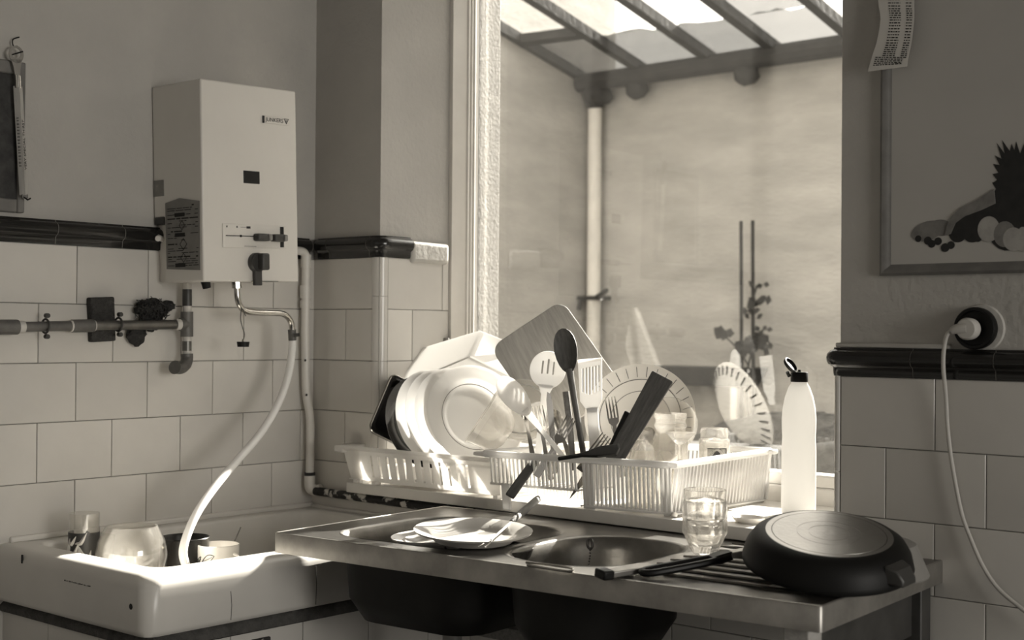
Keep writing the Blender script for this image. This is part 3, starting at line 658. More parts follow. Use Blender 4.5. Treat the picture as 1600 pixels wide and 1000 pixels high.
# what carries it
bs = struct(MB().box((0, -.99, 0), (.62, -.005, .70)).build('trim_4', M['mortar']))
b = MB(); rnd = random.Random(2)
ring = RR(.002, -1.004, .634, -.006, .02, .0)
b.loft([[(x+rnd.uniform(-.003, .003), y+rnd.uniform(-.003, .003), .695+rnd.uniform(-.003, .003)) for x, y, z in ring], [(x+rnd.uniform(-.004, .002), y+rnd.uniform(-.003, .003), .710) for x, y, z in ring], [(x*.98+rnd.uniform(-.004, .002), y*.985+rnd.uniform(-.003, .003), .7235) for x, y, z in ring]])
b.build('mortar_bed', M['mortar'], bs, angle=70)
for k in range(3):
    z0 = .545-.15*k
    for i in range(6):
        y = -.992 + .2136*i - (.1068 if k % 2 else 0); y2 = min(y+.2136, -.01); y = max(y, -.992)
        if y2-y > .03: tile(bs, (.6195, y, z0), (0, 1, 0), (1, 0, 0), y2-y, .15)
    for i in range(5):
        x = .002 + .2136*i - (.1068 if k % 2 else 0); x2 = min(x+.2136, .622); x = max(x, .002)
        if x2-x > .02: tile(bs, (x, -.9895, z0), (1, 0, 0), (0, -1, 0), x2-x, .15)
mp = thing('metal_catch', 'small dark metal catch on the tiles under the stoneware sink', 'catch', loc=(.63, -.70, .66))
MB().box((-.004, -.022, -.012), (.004, .03, .014)).build('plate', M['iron'], mp, bevel=.002)
MB().tube([(.004, .002, -.01), (.012, .006, .0), (.004, .004, .012)], .004, 6).build('hook', M['steel_edge'], mp)

# things standing in the sink
def tumbler_prof(r0, r1, h, t=.0022, base=.008): return [(0, 0), (r0, 0), (r0+.001, .002), (r1, h), (r1-t, h), (r0-t, base), (0, base)]
pg = thing('printed_glass', 'straight glass with dark printed flowers, leftmost in the stoneware sink', 'glass', loc=(.142, -.857, .752))
MB().lathe(tumbler_prof(.034, .037, .182), 32).build('glass_body', M['hazy'], pg)
b = MB(); rings = [[((.0368)*math.cos(t), (.0368)*math.sin(t), z) for t in [-2.9 + 3.9*i/40 for i in range(41)]] for z in (.015, .055, .098)]
b.v = []; b.f = []
n_ = 41
for z in (.045, .08, .115, .142):
    for i in range(n_):
        t = -3.0 + 4.2*i/(n_-1); zz = z
        if z > .14: zz = .136 + .012*max(0, math.sin(i*.35))*(i > 24)
        b.v.append((.0374*math.cos(t), .0374*math.sin(t), zz))
for r_ in range(3):
    for i in range(n_-1): b.f.append((r_*n_+i, r_*n_+i+1, (r_+1)*n_+i+1, (r_+1)*n_+i))
pr = b.build('print', M['darkgrey'], pg)
b = MB(); rnd = random.Random(12)
for (t, z, l, an) in ((-1.9, .035, .03, .3), (-1.55, .03, .045, -.5), (-1.2, .05, .05, .6), (-.9, .04, .035, .1), (-.55, .045, .05, -.7), (-1.4, .075, .03, 1.0), (-.75, .078, .04, .8), (-1.0, .022, .03, 1.4), (-.3, .03, .04, .4), (-2.2, .05, .04, .9), (-1.7, .06, .035, .2)):
    pts = []
    for q in range(7):
        s_ = q/6-.5; tt = t + l*s_*math.sin(an)/.038; zz = z + .04 + l*s_*math.cos(an) + .006*math.cos(q)
        pts.append((.0378*math.cos(tt), .0378*math.sin(tt), zz))
    b.tube(pts, [.0008, .003, .0048, .0055, .0048, .003, .0006], 5)
b.build('flower_shapes', M['tile'], pr)

fb = thing('fishbowl_glass', 'big round clear glass bowl standing in the stoneware sink', 'glass bowl', loc=(.26, -.80, .752))
b = MB(); pf = [(.0, .0), (.036, .001), (.062, .014), (.080, .048), (.084, .084), (.078, .120), (.064, .146), (.060, .155)]
b.shell(pf, -.002, 40); b.build('bowl', M['hazy'], fb)
b = MB()
for (t, z) in ((.1, .066), (.12, .075), (-.25, .066), (-.4, .072), (-.12, .072)):
    b.tube([(.0855*math.sin(.35+t+ .06*math.cos(u_)), -.0855*math.cos(.35+t+.06*math.cos(u_)), z+.02+.0055*math.sin(u_)) for u_ in [2*PI*i/12 for i in range(12)]], .0008, 4, closed=True)
b.build('raised_pattern', M['glass'], fb)
MB().tube([(.075*math.cos(t)+.02, .03*math.sin(t)-.07, .01+.02*math.cos(t)) for t in [-.6+1.8*i/12 for i in range(13)]], .004, 8).build('rim_arc', M['hazy'], fb)
g2 = thing('drinking_glass', 'thin plain clear glass behind the round glass bowl, near the left wall tiles', 'glass', loc=(.12, -.80, .752))
MB().lathe(tumbler_prof(.03, .038, .118), 28).build('glass_body', M['hazy'], g2)

pt = thing('saucepan', 'dark open saucepan in the stoneware sink behind the hose end', 'pot', loc=(.268, -.650, .752))
b = MB(); b.lathe([(0, 0), (.056, 0), (.060, .004), (.060, .108), (.0625, .112), (.0605, .114), (.057, .108), (.056, .006), (0, .006)], 40); b.build('pot_body', mat('dark_pot_enamel', 42, .25, metal=.5, v2=58, scale=7), pt)
MB().box((-.006, -.070, .09), (.006, -.056, .1)).build('handle_bracket', M['chrome'], pt, bevel=.002)
mg = thing('leaf_mug', 'white cup with dark leaf drawings at the front of the stoneware sink', 'mug', loc=(.345, -.605, .752))
MB().lathe([(0, 0), (.040, 0), (.0495, .012), (.052, .05), (.0525, .098), (.0505, .099), (.0490, .094), (.048, .016), (.0, .01)], 40).build('cup', M['china'], mg)
b = MB()
def on_mug(u_, z): return (.0532*math.cos(u_), .0532*math.sin(u_), z)
for (u0, z0, du, dz, w_) in ((-1.15, .068, .32, .008, .07), (-1.75, .055, .2, .018, .06), (-1.45, .045, -.25, -.012, .05)):
    for s_ in (1, -1): b.tube([on_mug(u0-du + du*2*q/8, z0-dz+dz*2*q/8 + s_*.010*math.sin(PI*q/8)) for q in range(9)], .0008, 4)
    b.tube([on_mug(u0-du*1.3 + du*2*q/8, z0-dz*1.3+dz*2*q/8) for q in range(9)], .0006, 4)
b.tube([on_mug(-2.1+.1*q, .075-.004*q) for q in range(8)], .0008, 4)
b.build('leaf_drawing', M['ink'], mg)
MB().tube([on_mug(.15, .078)] + [tuple(Vector(on_mug(.15, .05)) + Vector((.022*math.sin(t), .003, .028*math.cos(t)))) for t in [PI*i/8 for i in range(1, 8)]] + [on_mug(.15, .022)], .004, 8).build('handle', M['china'], mg)
tag(MB().tube([(.33, -.595, .765), (.335, -.552, .84), (.338, -.53, .884)], .0016, 6).build('stirrer', M['cutlery']), 'thin metal stirrer standing in the leaf mug', 'stirrer')

# ------------------------------------------------------------------ steel sink unit
cu = Vector((1.329, .098, 0)); cu.normalize(); cv = Vector((-cu.y, cu.x, 0))
CM = Matrix(((cu.x, cv.x, 0, .6853), (cu.y, cv.y, 0, -.7061), (0, 0, 1, .925), (0, 0, 0, 1)))
su = thing('steel_sink_unit', 'worn stainless steel sink unit with two basins and drainer under the window', 'sink unit', CM)
CW, CD, CT = 1.333, .612, .045
holes = [rrect(.092, .062, .525, .475, .11, 8), rrect(.556, .062, .862, .462, .125, 8)]
bm = bmesh.new(); edges = []
def loop(pts, z=0):
    vs = [bm.verts.new((x, y, z)) for x, y in pts]; es = [bm.edges.new((vs[i], vs[(i+1) % len(vs)])) for i in range(len(vs))]; return vs, es
o_v, o_e = loop(rrect(0, 0, CW, CD, .008, 3)); edges += o_e
for h in holes: hv, he = loop(h); edges += he
bmesh.ops.triangle_fill(bm, use_beauty=True, use_dissolve=False, edges=edges)
me = bpy.data.meshes.new('worktop'); bm.normal_update()
for f in bm.faces:
    if f.normal.z < 0: f.normal_flip()
bm.to_mesh(me); bm.free(); me.materials.append(M['steel']); put('worktop', me, su)
b = MB(); pr_ = rrect(0, 0, CW, CD, .008, 3)
def inset(k): return rrect(k, k, CW-k, CD-k, max(.008-k, .002), 3)
b.loft([[(x, y, 0) for x, y in inset(.006)], [(x, y, .0012) for x, y in inset(.004)], [(x, y, .0006) for x, y in inset(.0012)], [(x, y, -.002) for x, y in inset(-.0006)], [(x, y, -CT) for x, y in inset(-.0006)], [(x, y, -CT) for x, y in inset(.02)]], cap0=False, cap1=False)
b.build('front_edge', M['steel_edge'], su)
def basin(nm, x0, y0, x1, y1, r, dep):
    b = MB(); rr_ = [(-.004, .0008, r), (0, 0, r), (.004, -.004, r), (.010, -.03, r), (.018, -dep*.75, r*.95), (.05, -dep, r*.7), ((x1-x0)*.42, -dep-.004, .02)]
    rings = [[(x, y, z) for x, y in rrect(x0+k, y0+k, x1-k, y1-k, min(q, (x1-x0)/2-k-.001), 8)] for k, z, q in rr_]
    b.loft(rings, cap0=False); o = b.build(nm, M['steel'], su, angle=60)
    b = MB(); rings = [[(x, y, z) for x, y in rrect(x0+k-.004, y0+k-.004, x1-k+.004, y1-k+.004, q, 8)] for k, z, q in [(0, -.01, r), (.010, -.04, r), (.018, -dep*.75-.004, r*.95), (.05, -dep-.006, r*.7)]]
    b.loft(rings, cap0=False); b.build('underside', M['steel_dark'], o, angle=60)
    MB().lathe([(0, 0), (.03, 0), (.034, .002), (.0, .004)], 20, Matrix.Translation(((x0+x1)/2, (y0+y1)/2, -dep-.003))).build('drain', M['chrome'], o)
    MB().tube([((x0+x1)/2, (y0+y1)/2, -dep-.008), ((x0+x1)/2, (y0+y1)/2, -dep-.22)], .022, 12).build('waste_pipe', M['midgrey'], o)
basin('basin', .092, .062, .525, .475, .11, .19)
basin('basin', .556, .062, .862, .462, .125, .19)
b = MB()
for i in range(9):
    y = .09 + .054*i
    b.tube([(.895, y, -.0015), (.935, y, .0015), (1.26, y, .002), (1.295, y, -.001)], .0042, 6)
b.build('drain_ridges', M['steel'], su)
# plug chain with its ring, on the right basin's back wall
ch = thing('plug_chain', 'dark ring and hanging bead chain against the right basin wall', 'chain', loc=(1.2740, -0.2880, 0.9151))
MB().tube([(.011*math.sin(t)*.8, -.011*math.sin(t)*.2, .011*math.cos(t)) for t in [2*PI*i/18 for i in range(18)]], .0032, 6, closed=True).build('ring', M['darkgrey'], ch)
b = MB()
for i in range(14): b.lathe([(0, -.0028), (.0028, 0), (0, .0028)], 6, Matrix.Translation((.001*math.sin(i), -.0005*i, -.014-.0062*i)) @ Matrix.Rotation(i, 4, 'Y'))
b.build('beads', M['darkgrey'], ch)
wl = MB(); P = [(1.3915, -0.6483, 0.9320), (1.4451, -0.6380, 0.9320), (1.4895, -0.6355, 0.9320), (1.5081, -0.6471, 0.9320), (1.5061, -0.6543, 0.9290), (1.4615, -0.6580, 0.9290), (1.4011, -0.6557, 0.9290)]
tag(wl.tube(smooth_path(P, 3), .0026, 8).build('wire_loop', M['cutlery']), 'bent steel wire loop lying on the front edge of the steel sink', 'wire')
# legs and rails
lg = MB().box((CW-.085, .03, -.925), (CW-.035, .085, -CT)).build('leg', M['wood'], su, bevel=.003)
MB().box((CW-.075, CD-.075, -.925), (CW-.02, CD-.02, -CT)).build('leg', M['dark_frame'], su, bevel=.003)
MB().box((CW-.06, .09, -.15), (CW-.04, CD-.06, -CT)).build('side_rail', M['dark_frame'], su, bevel=.002)
tag(MB().box((.63, -.16, .62), (1.6, -.12, .655)).build('support_rail', M['wood_mid'], bevel=.002), 'old wooden rail running under the two steel basins', 'rail')
# ------------------------------------------------------------------ left dish tray
dt = thing('dish_tray', 'solid white plastic dish tray with slotted front, left of the wire style rack', 'dish tray', loc=(.53, .1, .9575))
tx0, tx1 = .238, .815; fyb, fyt = -.070, -.090; zb, zt = .9635, 1.056
def fpt(x, z, d=0):
    k = (z-zb)/(zt-zb); return (x, fyb+(fyt-fyb)*k+d, z)
sl = [.338 + .0332*i for i in range(12)]; sw = .0105
b = MB()
def fpanel(xa, xb, za, zc, th=.003):
    b.loft([[fpt(xa, za), fpt(xb, za), fpt(xb, zc), fpt(xa, zc)], [fpt(xa, za, th), fpt(xb, za, th), fpt(xb, zc, th), fpt(xa, zc, th)]])
fpanel(tx0+.02, tx1, 1.038, zt); fpanel(tx0+.02, tx1, zb, .976)
edges_x = [tx0+.02] + [q for s_ in sl for q in (s_, s_+sw)] + [tx1]
for xa, xb in zip(edges_x[::2], edges_x[1::2]): fpanel(xa, xb, .976, 1.038)
# the plain recessed left end, back and right walls, floor
b.loft([[fpt(tx0+.002, zb, .008), fpt(tx0+.062, zb, .008), fpt(tx0+.058, zt, .006), fpt(tx0-.012, zt, .006)], [fpt(tx0+.002, zb, .012), fpt(tx0+.062, zb, .012), fpt(tx0+.058, zt, .010), fpt(tx0-.012, zt, .010)]])
b.loft([[(tx0, -.06, zb), (tx0, .30, zb), (tx0-.014, .31, zt), (tx0-.014, -.08, zt)], [(tx0+.003, -.06, zb), (tx0+.003, .30, zb), (tx0-.011, .31, zt), (tx0-.011, -.08, zt)]])
b.loft([[(tx1, -.07, zb), (tx1, .30, zb), (tx1+.008, .31, zt), (tx1+.008, -.09, zt)], [(tx1-.003, -.07, zb), (tx1-.003, .30, zb), (tx1+.005, .31, zt), (tx1+.005, -.09, zt)]])
b.box((tx0, .298, zb), (tx1, .301, zt)); b.box((tx0, -.068, zb), (tx1, .30, zb+.003))
b.build('tray_body', M['plastic'], dt, local=False, angle=20)
MB().tube([(tx0-.022, -.094, zt), (tx1+.006, -.094, zt), (tx1+.006, .31, zt), (tx0-.022, .31, zt)], .0065, 8, closed=True).build('rim', M['plastic'], dt, local=False)
MB().box((tx0-.034, -.098, zt-.016), (tx0+.004, .30, zt+.004)).build('rim_lip', M['plastic'], dt, local=False, bevel=.004)
for x in (.27, .295, .345, .80): MB().box((x, -.082, .9575), (x+.015, -.06, .966)).build('foot', M['plastic'], dt, local=False)

for i in range(9): MB().box((.30+.05*i, .0, .9660), (.306+.05*i, .27, 1.003)).build('plate_rib', M['plastic'], dt, local=False)
# dishes standing in it
def plate_prof(R_, dep=.022, foot=.6):
    return [(0, .003), (R_*.60, .003), (R_*.68, .008), (R_*.76, dep*.72), (R_*.97, dep), (R_, dep+.001), (R_*.985, dep-.003), (R_*.76, dep*.55), (R_*.66, -.001), (R_*.58, -.004), (R_*.56, -.001), (0, -.0005)]
def plate(nm, c, n, R_, m, label, group=None, ring=None):
    p = thing(nm, label, 'plate', frame(c, n), group=group)
    MB().lathe(plate_prof(R_), 56).build('plate_body', M[m], p, angle=28)
    if ring: MB().tube([(R_*.655*math.cos(q), R_*.655*math.sin(q), .0062) for q in [2*PI*i/64 for i in range(64)]], .0011, 6, closed=True).build('well_line', M[ring], p)
    return p
plate('dinner_plate', (0.6218, 0.0337, 1.1535), (.86, -.36, .36), .143, 'china_t', 'large white dinner plate facing the room, foremost in the left dish tray', 'dinner plates in the tray', 'midgrey')
plate('dinner_plate', (0.5521, 0.0263, 1.1470), (.93, -.18, .32), .138, 'china_t', 'white dinner plate right behind the foremost plate in the left tray', 'dinner plates in the tray')
plate('dinner_plate', (0.5120, 0.0248, 1.1433), (.94, -.14, .31), .138, 'china_t', 'third white dinner plate back in the left tray, middle of the row', 'dinner plates in the tray')
plate('dinner_plate', (0.4730, 0.0241, 1.1397), (.94, -.12, .30), .138, 'china_t', 'leftmost white dinner plate in the tray, next to the dark plate', 'dinner plates in the tray')
plate('dark_plate', (0.4226, 0.0270, 1.1263), (.94, -.12, .28), .132, 'china_dark', 'dark plate standing left of all white plates in the tray', 'dinner plates in the tray')
# roasting tin leaning at the far left
rt = thing('roasting_tin', 'dark shallow roasting tin with bright rim leaning leftmost in the tray', 'tin', frame((0.3563, 0.0288, 1.1539), (.86, -.36, .36), (.36, .30, .88)))
o_ = rrect(-.075, -.095, .075, .095, .02, 5); i_ = rrect(-.064, -.084, .064, .084, .018, 5)
MB().loft([[(x*.9, y*.9, -.034) for x, y in o_], [(x, y, 0) for x, y in o_], [(x, y, .002) for x, y in i_], [(x*.9, y*.9, -.030) for x, y in i_]]).build('tin_body', M['china_dark'], rt)
MB().tube([(x, y, .001) for x, y in o_], .0032, 8, closed=True).build('rim', M['cutlery'], rt)

# many sided white tub standing on edge behind the plates
tn = Vector((.56, -.76, .30)).normalized(); tM = frame((0.4825, 0.1772, 1.1849), tn)
tb = thing('faceted_tub', 'big angular white plastic tub propped up behind the plates in the tray', 'tub', tM)
TI = tM.inverted()
ip = [(0.4521, 0.2060, 1.3148), (0.5655, 0.2662, 1.2554), (0.6183, 0.2624, 1.1472), (0.5730, 0.1851, 1.0358), (0.4484, 0.0923, 1.0335), (0.3653, 0.0615, 1.1108), (0.3117, 0.0692, 1.2300)]
op_ = [(0.4152, 0.2873, 1.3914), (0.5470, 0.3618, 1.3340), (0.6066, 0.3450, 1.1804), (0.5733, 0.2544, 1.0130), (0.4042, 0.1229, 0.9955), (0.3156, 0.0956, 1.0916), (0.2645, 0.1517, 1.3290)]
def hull(ps): return [tuple(TI @ Vector(p)) for p in ps]
A, B_ = hull(ip), hull(op_)
b = MB(); A2 = [(x*.97, y*.97, z-.003) for x, y, z in A]; B2 = [(x*.975, y*.975, z) for x, y, z in B_]
b.loft([A2, B2, B_, A]); b.build('tub_body', M['tub'], tb, bevel=.003, seg=2)
MB().tube([tuple(Vector(p) + Vector((0, 0, .001))) for p in A], .0028, 6, closed=True).build('base_ridge', M['tub'], tb)
tag(MB().tube([(0.3014, 0.2516, 1.2290), (0.2933, 0.2696, 1.3558), (0.2933, 0.2695, 1.3674)], [.010, .012, .010], 14).build('wooden_masher', M['wood_mid']), 'round end of a wooden handle peeking over the white tub', 'utensil')

# clear glass bowl and lids beside the plates
gb = thing('clear_bowl', 'clear glass bowl leaning in front of the foremost dinner plate', 'glass bowl', frame((0.7833, -0.0712, 1.1457), (-.62, -.55, .55)))
MB().shell([(0, -.05), (.03, -.05), (.045, -.042), (.062, -.015), (.070, .03), (.073, .034)], -.0025, 36).build('bowl', M['sglass'], gb)
ld = thing('glass_cover', 'round clear lid with pale rim standing between the tub and slotted spoon', 'lid', frame((0.7774, 0.0555, 1.1804), (.60, -.72, .33)))
MB().lathe([(0, .004), (.06, .004), (.078, .0), (.082, -.006), (.086, -.006), (.085, .002), (.08, .006), (.062, .008), (0, .008)], 44).build('lid_body', clear('milky_lid', .9, .08, .5, body=.35, bodyv=220), ld)
MB().tube([(.068*math.cos(t), .068*math.sin(t), .008) for t in [2*PI*i/44 for i in range(44)]], .0022, 6, closed=True).build('raised_ring', M['tub'], ld)

# ------------------------------------------------------------------ right rack of upright bars
rk = thing('dish_rack', 'white plastic dish rack with upright bars and cutlery section, on the sill', 'dish rack', loc=(1.08, .12, .9575))
P_FL, P_FR, P_BR, P_BL = Vector((.805, -.132, 1.077)), Vector((1.338, -.060, 1.079)), Vector((1.358, .362, 1.088)), Vector((.835, .352, 1.078))
MB().tube([P_FL+Vector((.012, 0, 0)), P_FR-Vector((.008, .001, 0)), P_FR+Vector((.001, .008, 0)), P_BR-Vector((0, .01, 0)), P_BR-Vector((.01, 0, 0)), P_BL+Vector((.012, 0, 0)), P_BL-Vector((0, .012, 0)), P_FL+Vector((0, .012, 0))], .0088, 10, closed=True).build('rim', M['plastic2'], rk, local=False)
MB().loft([[tuple(P_FL+Vector(v)) for v in ((-.03, -.002, -.006), (.03, -.004, -.008), (.03, -.004, .006), (-.03, .0, .003))], [tuple(P_FL+Vector(v)) for v in ((-.012, .20, -.006), (.03, .20, -.008), (.03, .20, .006), (-.012, .20, .003))]]).build('end_lip', M['plastic2'], rk, local=False, bevel=.003)
MB().loft([[tuple(P_BR+Vector(v)) for v in ((.02, -.03, -.006), (.02, .0, -.006), (.02, .0, .006), (.02, -.03, .006))], [tuple(P_BR+Vector(v)) for v in ((-.02, -.03, -.006), (-.02, .0, -.006), (-.02, .0, .006), (-.02, -.03, .006))]]).build('end_lip', M['plastic2'], rk, local=False, bevel=.004)
def bars(A_, B__, ztop, zbot, n, wd=.0034, inset=(0, 0), skip=()):
    b = MB(); d = (B__-A_); L = d.length; d = d.normalized(); nrm = Vector((-d.y, d.x, 0))
    for i in range(n):
        if i in skip: continue
        p = A_ + (B__-A_)*((i+.5)/n); q = p + Vector((inset[0], inset[1], 0)); q.z = zbot; p = p.copy(); p.z = ztop + (p.z-1.079)
        rings = []
        for c in (q, p): rings.append([tuple(c + d*a*wd/2*1.0 + nrm*e*.003) for a, e in ((-1, -1), (1, -1), (1, 1), (-1, 1))])
        b.loft(rings)
    return b
fl1 = P_FL + (P_FR-P_FL)*.04; fl2 = P_FL + (P_FR-P_FL)*.52
stuff(bars(fl1, fl2, 1.075, 1.004, 22, .0042, (0, .008)).build('cutlery_bars', M['plastic2'], rk, local=False))
stuff(bars(fl2+(P_FR-P_FL)*.03, P_FR, 1.075, .966, 21, .0042, (-.004, .012)).build('front_bars', M['plastic2'], rk, local=False))
stuff(bars(P_FR+Vector((0, .01, 0)), P_BR, 1.075, .966, 30, .0048, (-.014, 0)).build('side_bars', M['plastic2'], rk, local=False))
stuff(bars(P_BL, P_BR, 1.075, .966, 40, .0048, (0, -.012)).build('back_bars', M['plastic2'], rk, local=False))
stuff(bars(fl2+Vector((0, .1, 0)), fl2+Vector((.0, .44, 0)), 1.06, .966, 26, .0042).build('inner_bars', M['plastic2'], rk, local=False))
stuff(bars(fl1+Vector((.01, .14, 0)), fl2+Vector((0, .10, 0)), 1.06, .966, 22, .0042).build('inner_bars', M['plastic2'], rk, local=False))
b = MB(); b.box((.83, -.108, 1.000), (1.088, -.10, 1.0065), Matrix.Translation((0, 0, 0)) @ Matrix.Shear('XY', 4, (0, 0)))
b2 = MB()
for A_, B__, z, dz in ((fl1+Vector((0, .008, 0)), fl2+Vector((0, .008, 0)), 1.000, .008), (fl2+Vector((.02, .012, 0)), P_FR+Vector((-.006, .012, 0)), .9625, .006), (P_FR+Vector((-.014, .01, 0)), P_BR+Vector((-.014, -.01, 0)), .9625, .006), (P_BL+Vector((0, -.012, 0)), P_BR+Vector((-.014, -.012, 0)), .9625, .006)):
    b2.tube([(A_.x, A_.y, z+.002), (B__.x, B__.y, z+.002)], .0036, 6)
for i in range(7):
    t = i/6; A_ = fl1 + (fl2-fl1)*t; b2.tube([(A_.x, A_.y+.01, 1.002), (A_.x+.02, A_.y+.13, 1.002)], .0026, 5)
for i in range(14):
    t = i/13; A_ = fl2 + (P_FR-fl2)*t; b2.tube([(A_.x, A_.y+.02, .9635), (A_.x+.01, .34, .9635)], .0026, 5)
stuff(b2.build('bottom_rails', M['plastic2'], rk, local=False))
for (x, y, wd, z0, z1) in ((.873, -.112, .022, .938, 1.005), (1.108, -.077, .030, .9578, 1.072), (1.318, -.050, .017, .9578, 1.072)):
    MB().loft([[(x-wd/2, y-.003, z0), (x+wd/2, y-.001, z0), (x+wd/2, y+.007, z0), (x-wd/2, y+.005, z0)], [(x-wd*.62, y-.008, z1), (x+wd*.62, y-.006, z1), (x+wd*.62, y+.003, z1), (x-wd*.62, y+.001, z1)]]).build('post', M['plastic2'], rk, local=False, bevel=.002)
for (x, y) in ((1.335, .345), (.85, .335)): MB().box((x-.01, y-.01, .9578), (x+.01, y+.004, 1.072)).build('post', M['plastic2'], rk, local=False, bevel=.002)

# ------------------------------------------------------------------ in the rack
BO = Vector((0.7862, 0.2195, 1.3860)); bn = Vector((.62, -.76, .20)).normalized(); bM = frame(BO, bn, Vector((0.7712, 0.2315, 1.4781)) - Vector((0.9057, 0.2732, 1.2195)))
def bxy(p): q = bM.inverted() @ Vector(p); return Vector((q.x, q.y))
c0 = bxy((0.7712, 0.2315, 1.4781)); ea = bxy((0.6410, 0.0913, 1.3492)) - c0; eb = bxy((0.9057, 0.2732, 1.2195)) - c0
ea = ea.normalized()*.24; eb = (eb - ea*(eb.dot(ea)/ea.dot(ea))).normalized()*.34
def bpt(a, b): q = c0 + ea.normalized()*a + eb.normalized()*b; return (q.x, q.y)
bpoly = [bpt(a, b) for a, b in rrect(0, 0, .24, .30, .035, 7)]
bo = MB().prism(bpoly, -.014, 0).build('chopping_board', M['board'], bevel=.0025, seg=2); bo.matrix_world = bM
tag(bo, 'grey wooden chopping board with rounded corners, tallest in the dish rack', 'board')

def lat(profile, t, y0=0): return profile
def spoon_bowl(mb, L0, L1, w_, dep, t=.0022, n=20, bend=0):
    """hollow bowl between y=L0 (neck) and y=L1 (tip)"""
    cy = (L0+L1)/2; ry = (L1-L0)/2; fr, bk = [], []
    for k in (1.0, .85, .6, .3, .02):
        ring = []; 
        for i in range(n):
            a = 2*PI*i/n; ww = w_*(1 + .10*math.sin(a))
            ring.append((k*ww*math.cos(a), cy + k*ry*math.sin(a), -dep*(1-k*k)))
        fr.append(ring)
    bk = [[(x, y, z-t) for x, y, z in r] for r in fr]
    mb.loft(fr[::-1] + bk); return mb
def taper(mb, pts, Mx=None):
    """flat bar along y: pts of (y, halfwidth, z, halfthickness)"""
    mb.loft([[(-w_, y, z-t), (w_, y, z-t), (w_, y, z+t), (-w_, y, z+t)] for y, w_, z, t in pts], Mx); return mb
def utensil(nm, label, cat, T, H, N=None, group=None):
    Mx, L = stick(T, H, N); return thing(nm, label, cat, Mx, group=group), L

# dark wooden spoon
u_, L = utensil('wooden_spoon', 'tall dark wooden spoon standing upright in front of the chopping board', 'spoon', (1.0648, -0.0383, 1.0572), (0.9839, -0.0327, 1.3975), (.35, -.93, .1), 'cooking spoons in the rack')
b = MB(); spoon_bowl(b, L-.115, L, .030, .012, .005); b.build('bowl', M['wood_dark'], u_)
MB().tube([(0, 0, -.004), (0, L*.4, -.004), (0, L-.13, -.005), (0, L-.105, -.006)], [.0075, .0075, .0085, .010], 12).build('handle', M['wood_dark'], u_)
tag(MB().tube([(1.0308, -0.0411, 1.0438), (1.0111, -0.0330, 1.1619), (0.9975, -0.0324, 1.2384)], [.0075, .0085, .0085], 12).build('wooden_stick', M['wood_mid']), 'plain brown wooden stick beside the dark wooden spoon', 'stick')
# white slotted spoon
u_, L = utensil('slotted_spoon', 'pale round slotted spoon with three slits, left of the wooden spoon', 'spoon', (0.9353, -0.0708, 1.0390), (0.9481, -0.0366, 1.3389), (.62, -.78, .1), 'cooking spoons in the rack')
hy, hr = L-.047, .046
bm = bmesh.new(); es = []
def lp_(pts):
    vs = [bm.verts.new((x, y, 0)) for x, y in pts]
    for i in range(len(vs)): es.append(bm.edges.new((vs[i], vs[(i+1) % len(vs)])))
lp_([((hr*.98)*math.cos(t), hy + hr*math.sin(t)*1.02) for t in [2*PI*i/36 for i in range(36)]])
for sx in (-.014, 0, .014): lp_(rrect(sx-.0022, hy-.010-abs(sx)*.1, sx+.0022, hy+.028-abs(sx)*.4, .002, 3))
bmesh.ops.triangle_fill(bm, use_beauty=True, edges=es)
for f in bm.faces:
    if f.normal.z < 0: f.normal_flip()
for v in bm.verts: v.co.z = -.010*(1-min(1, ((v.co.x/hr)**2 + ((v.co.y-hy)/hr)**2)))
me = bpy.data.meshes.new('slotted_head'); bm.to_mesh(me); bm.free(); me.materials.append(M['plastic2']); ho = put('slotted_head', me, u_)
sm = ho.modifiers.new('thickness', 'SOLIDIFY'); sm.thickness = .003
taper(MB(), [(0, .009, -.002, .0025), (L*.55, .009, -.002, .0028), (L-.11, .010, -.002, .003), (L-.085, .020, -.002, .002)]).build('handle', M['plastic2'], u_, bevel=.001)
# big white serving spoon
u_, L = utensil('serving_spoon', 'large pale oval serving spoon leaning left out of the rack', 'spoon', (1.0452, -0.0952, 1.0786), (0.9041, -0.1797, 1.2742), (.60, -.78, .15), 'cooking spoons in the rack')
b = MB(); spoon_bowl(b, L-.118, L, .030, .014, .003); bo_ = b.build('bowl', M['plastic'], u_)
taper(MB(), [(0, .006, -.004, .003), (L-.16, .006, -.004, .003), (L-.115, .010, -.005, .003), (L-.10, .014, -.007, .002)]).build('handle', M['plastic'], u_, bevel=.001)
# slotted spatula
u_, L = utensil('slotted_spatula', 'pale slotted spatula with slanting slits, right of the wooden spoon', 'spatula', (1.0985, -0.0355, 1.0484), (1.0596, -0.0193, 1.3262), (.40, -.90, .12))
bm = bmesh.new(); es = []
lp_([(-.030, L-.108), (-.012, L-.135), (.012, L-.135), (.026, L-.108), (.033, L-.004), (-.029, L-.012)])
for i in range(6):
    x = -.0215 + .0082*i; lo = L-.095 + .006*abs(i-2.5)*(.6); hi = L-.022 - .0008*(5-i)
    es_ = [(x-.0022, lo), (x+.0022, lo), (x+.0062, hi), (x+.0018, hi)]; lp_(es_)
bmesh.ops.triangle_fill(bm, use_beauty=True, edges=es)
me = bpy.data.meshes.new('blade'); bm.normal_update()
for f in bm.faces:
    if f.normal.z < 0: f.normal_flip()
bm.to_mesh(me); bm.free(); me.materials.append(M['midgrey'] if False else M['plastic2']); ho = put('blade', me, u_)
sm = ho.modifiers.new('thickness', 'SOLIDIFY'); sm.thickness = .003
MB().box((-.029, L-.012, -.003), (.033, L-.004, .0015)).build('blade_edge', M['plastic'], u_)
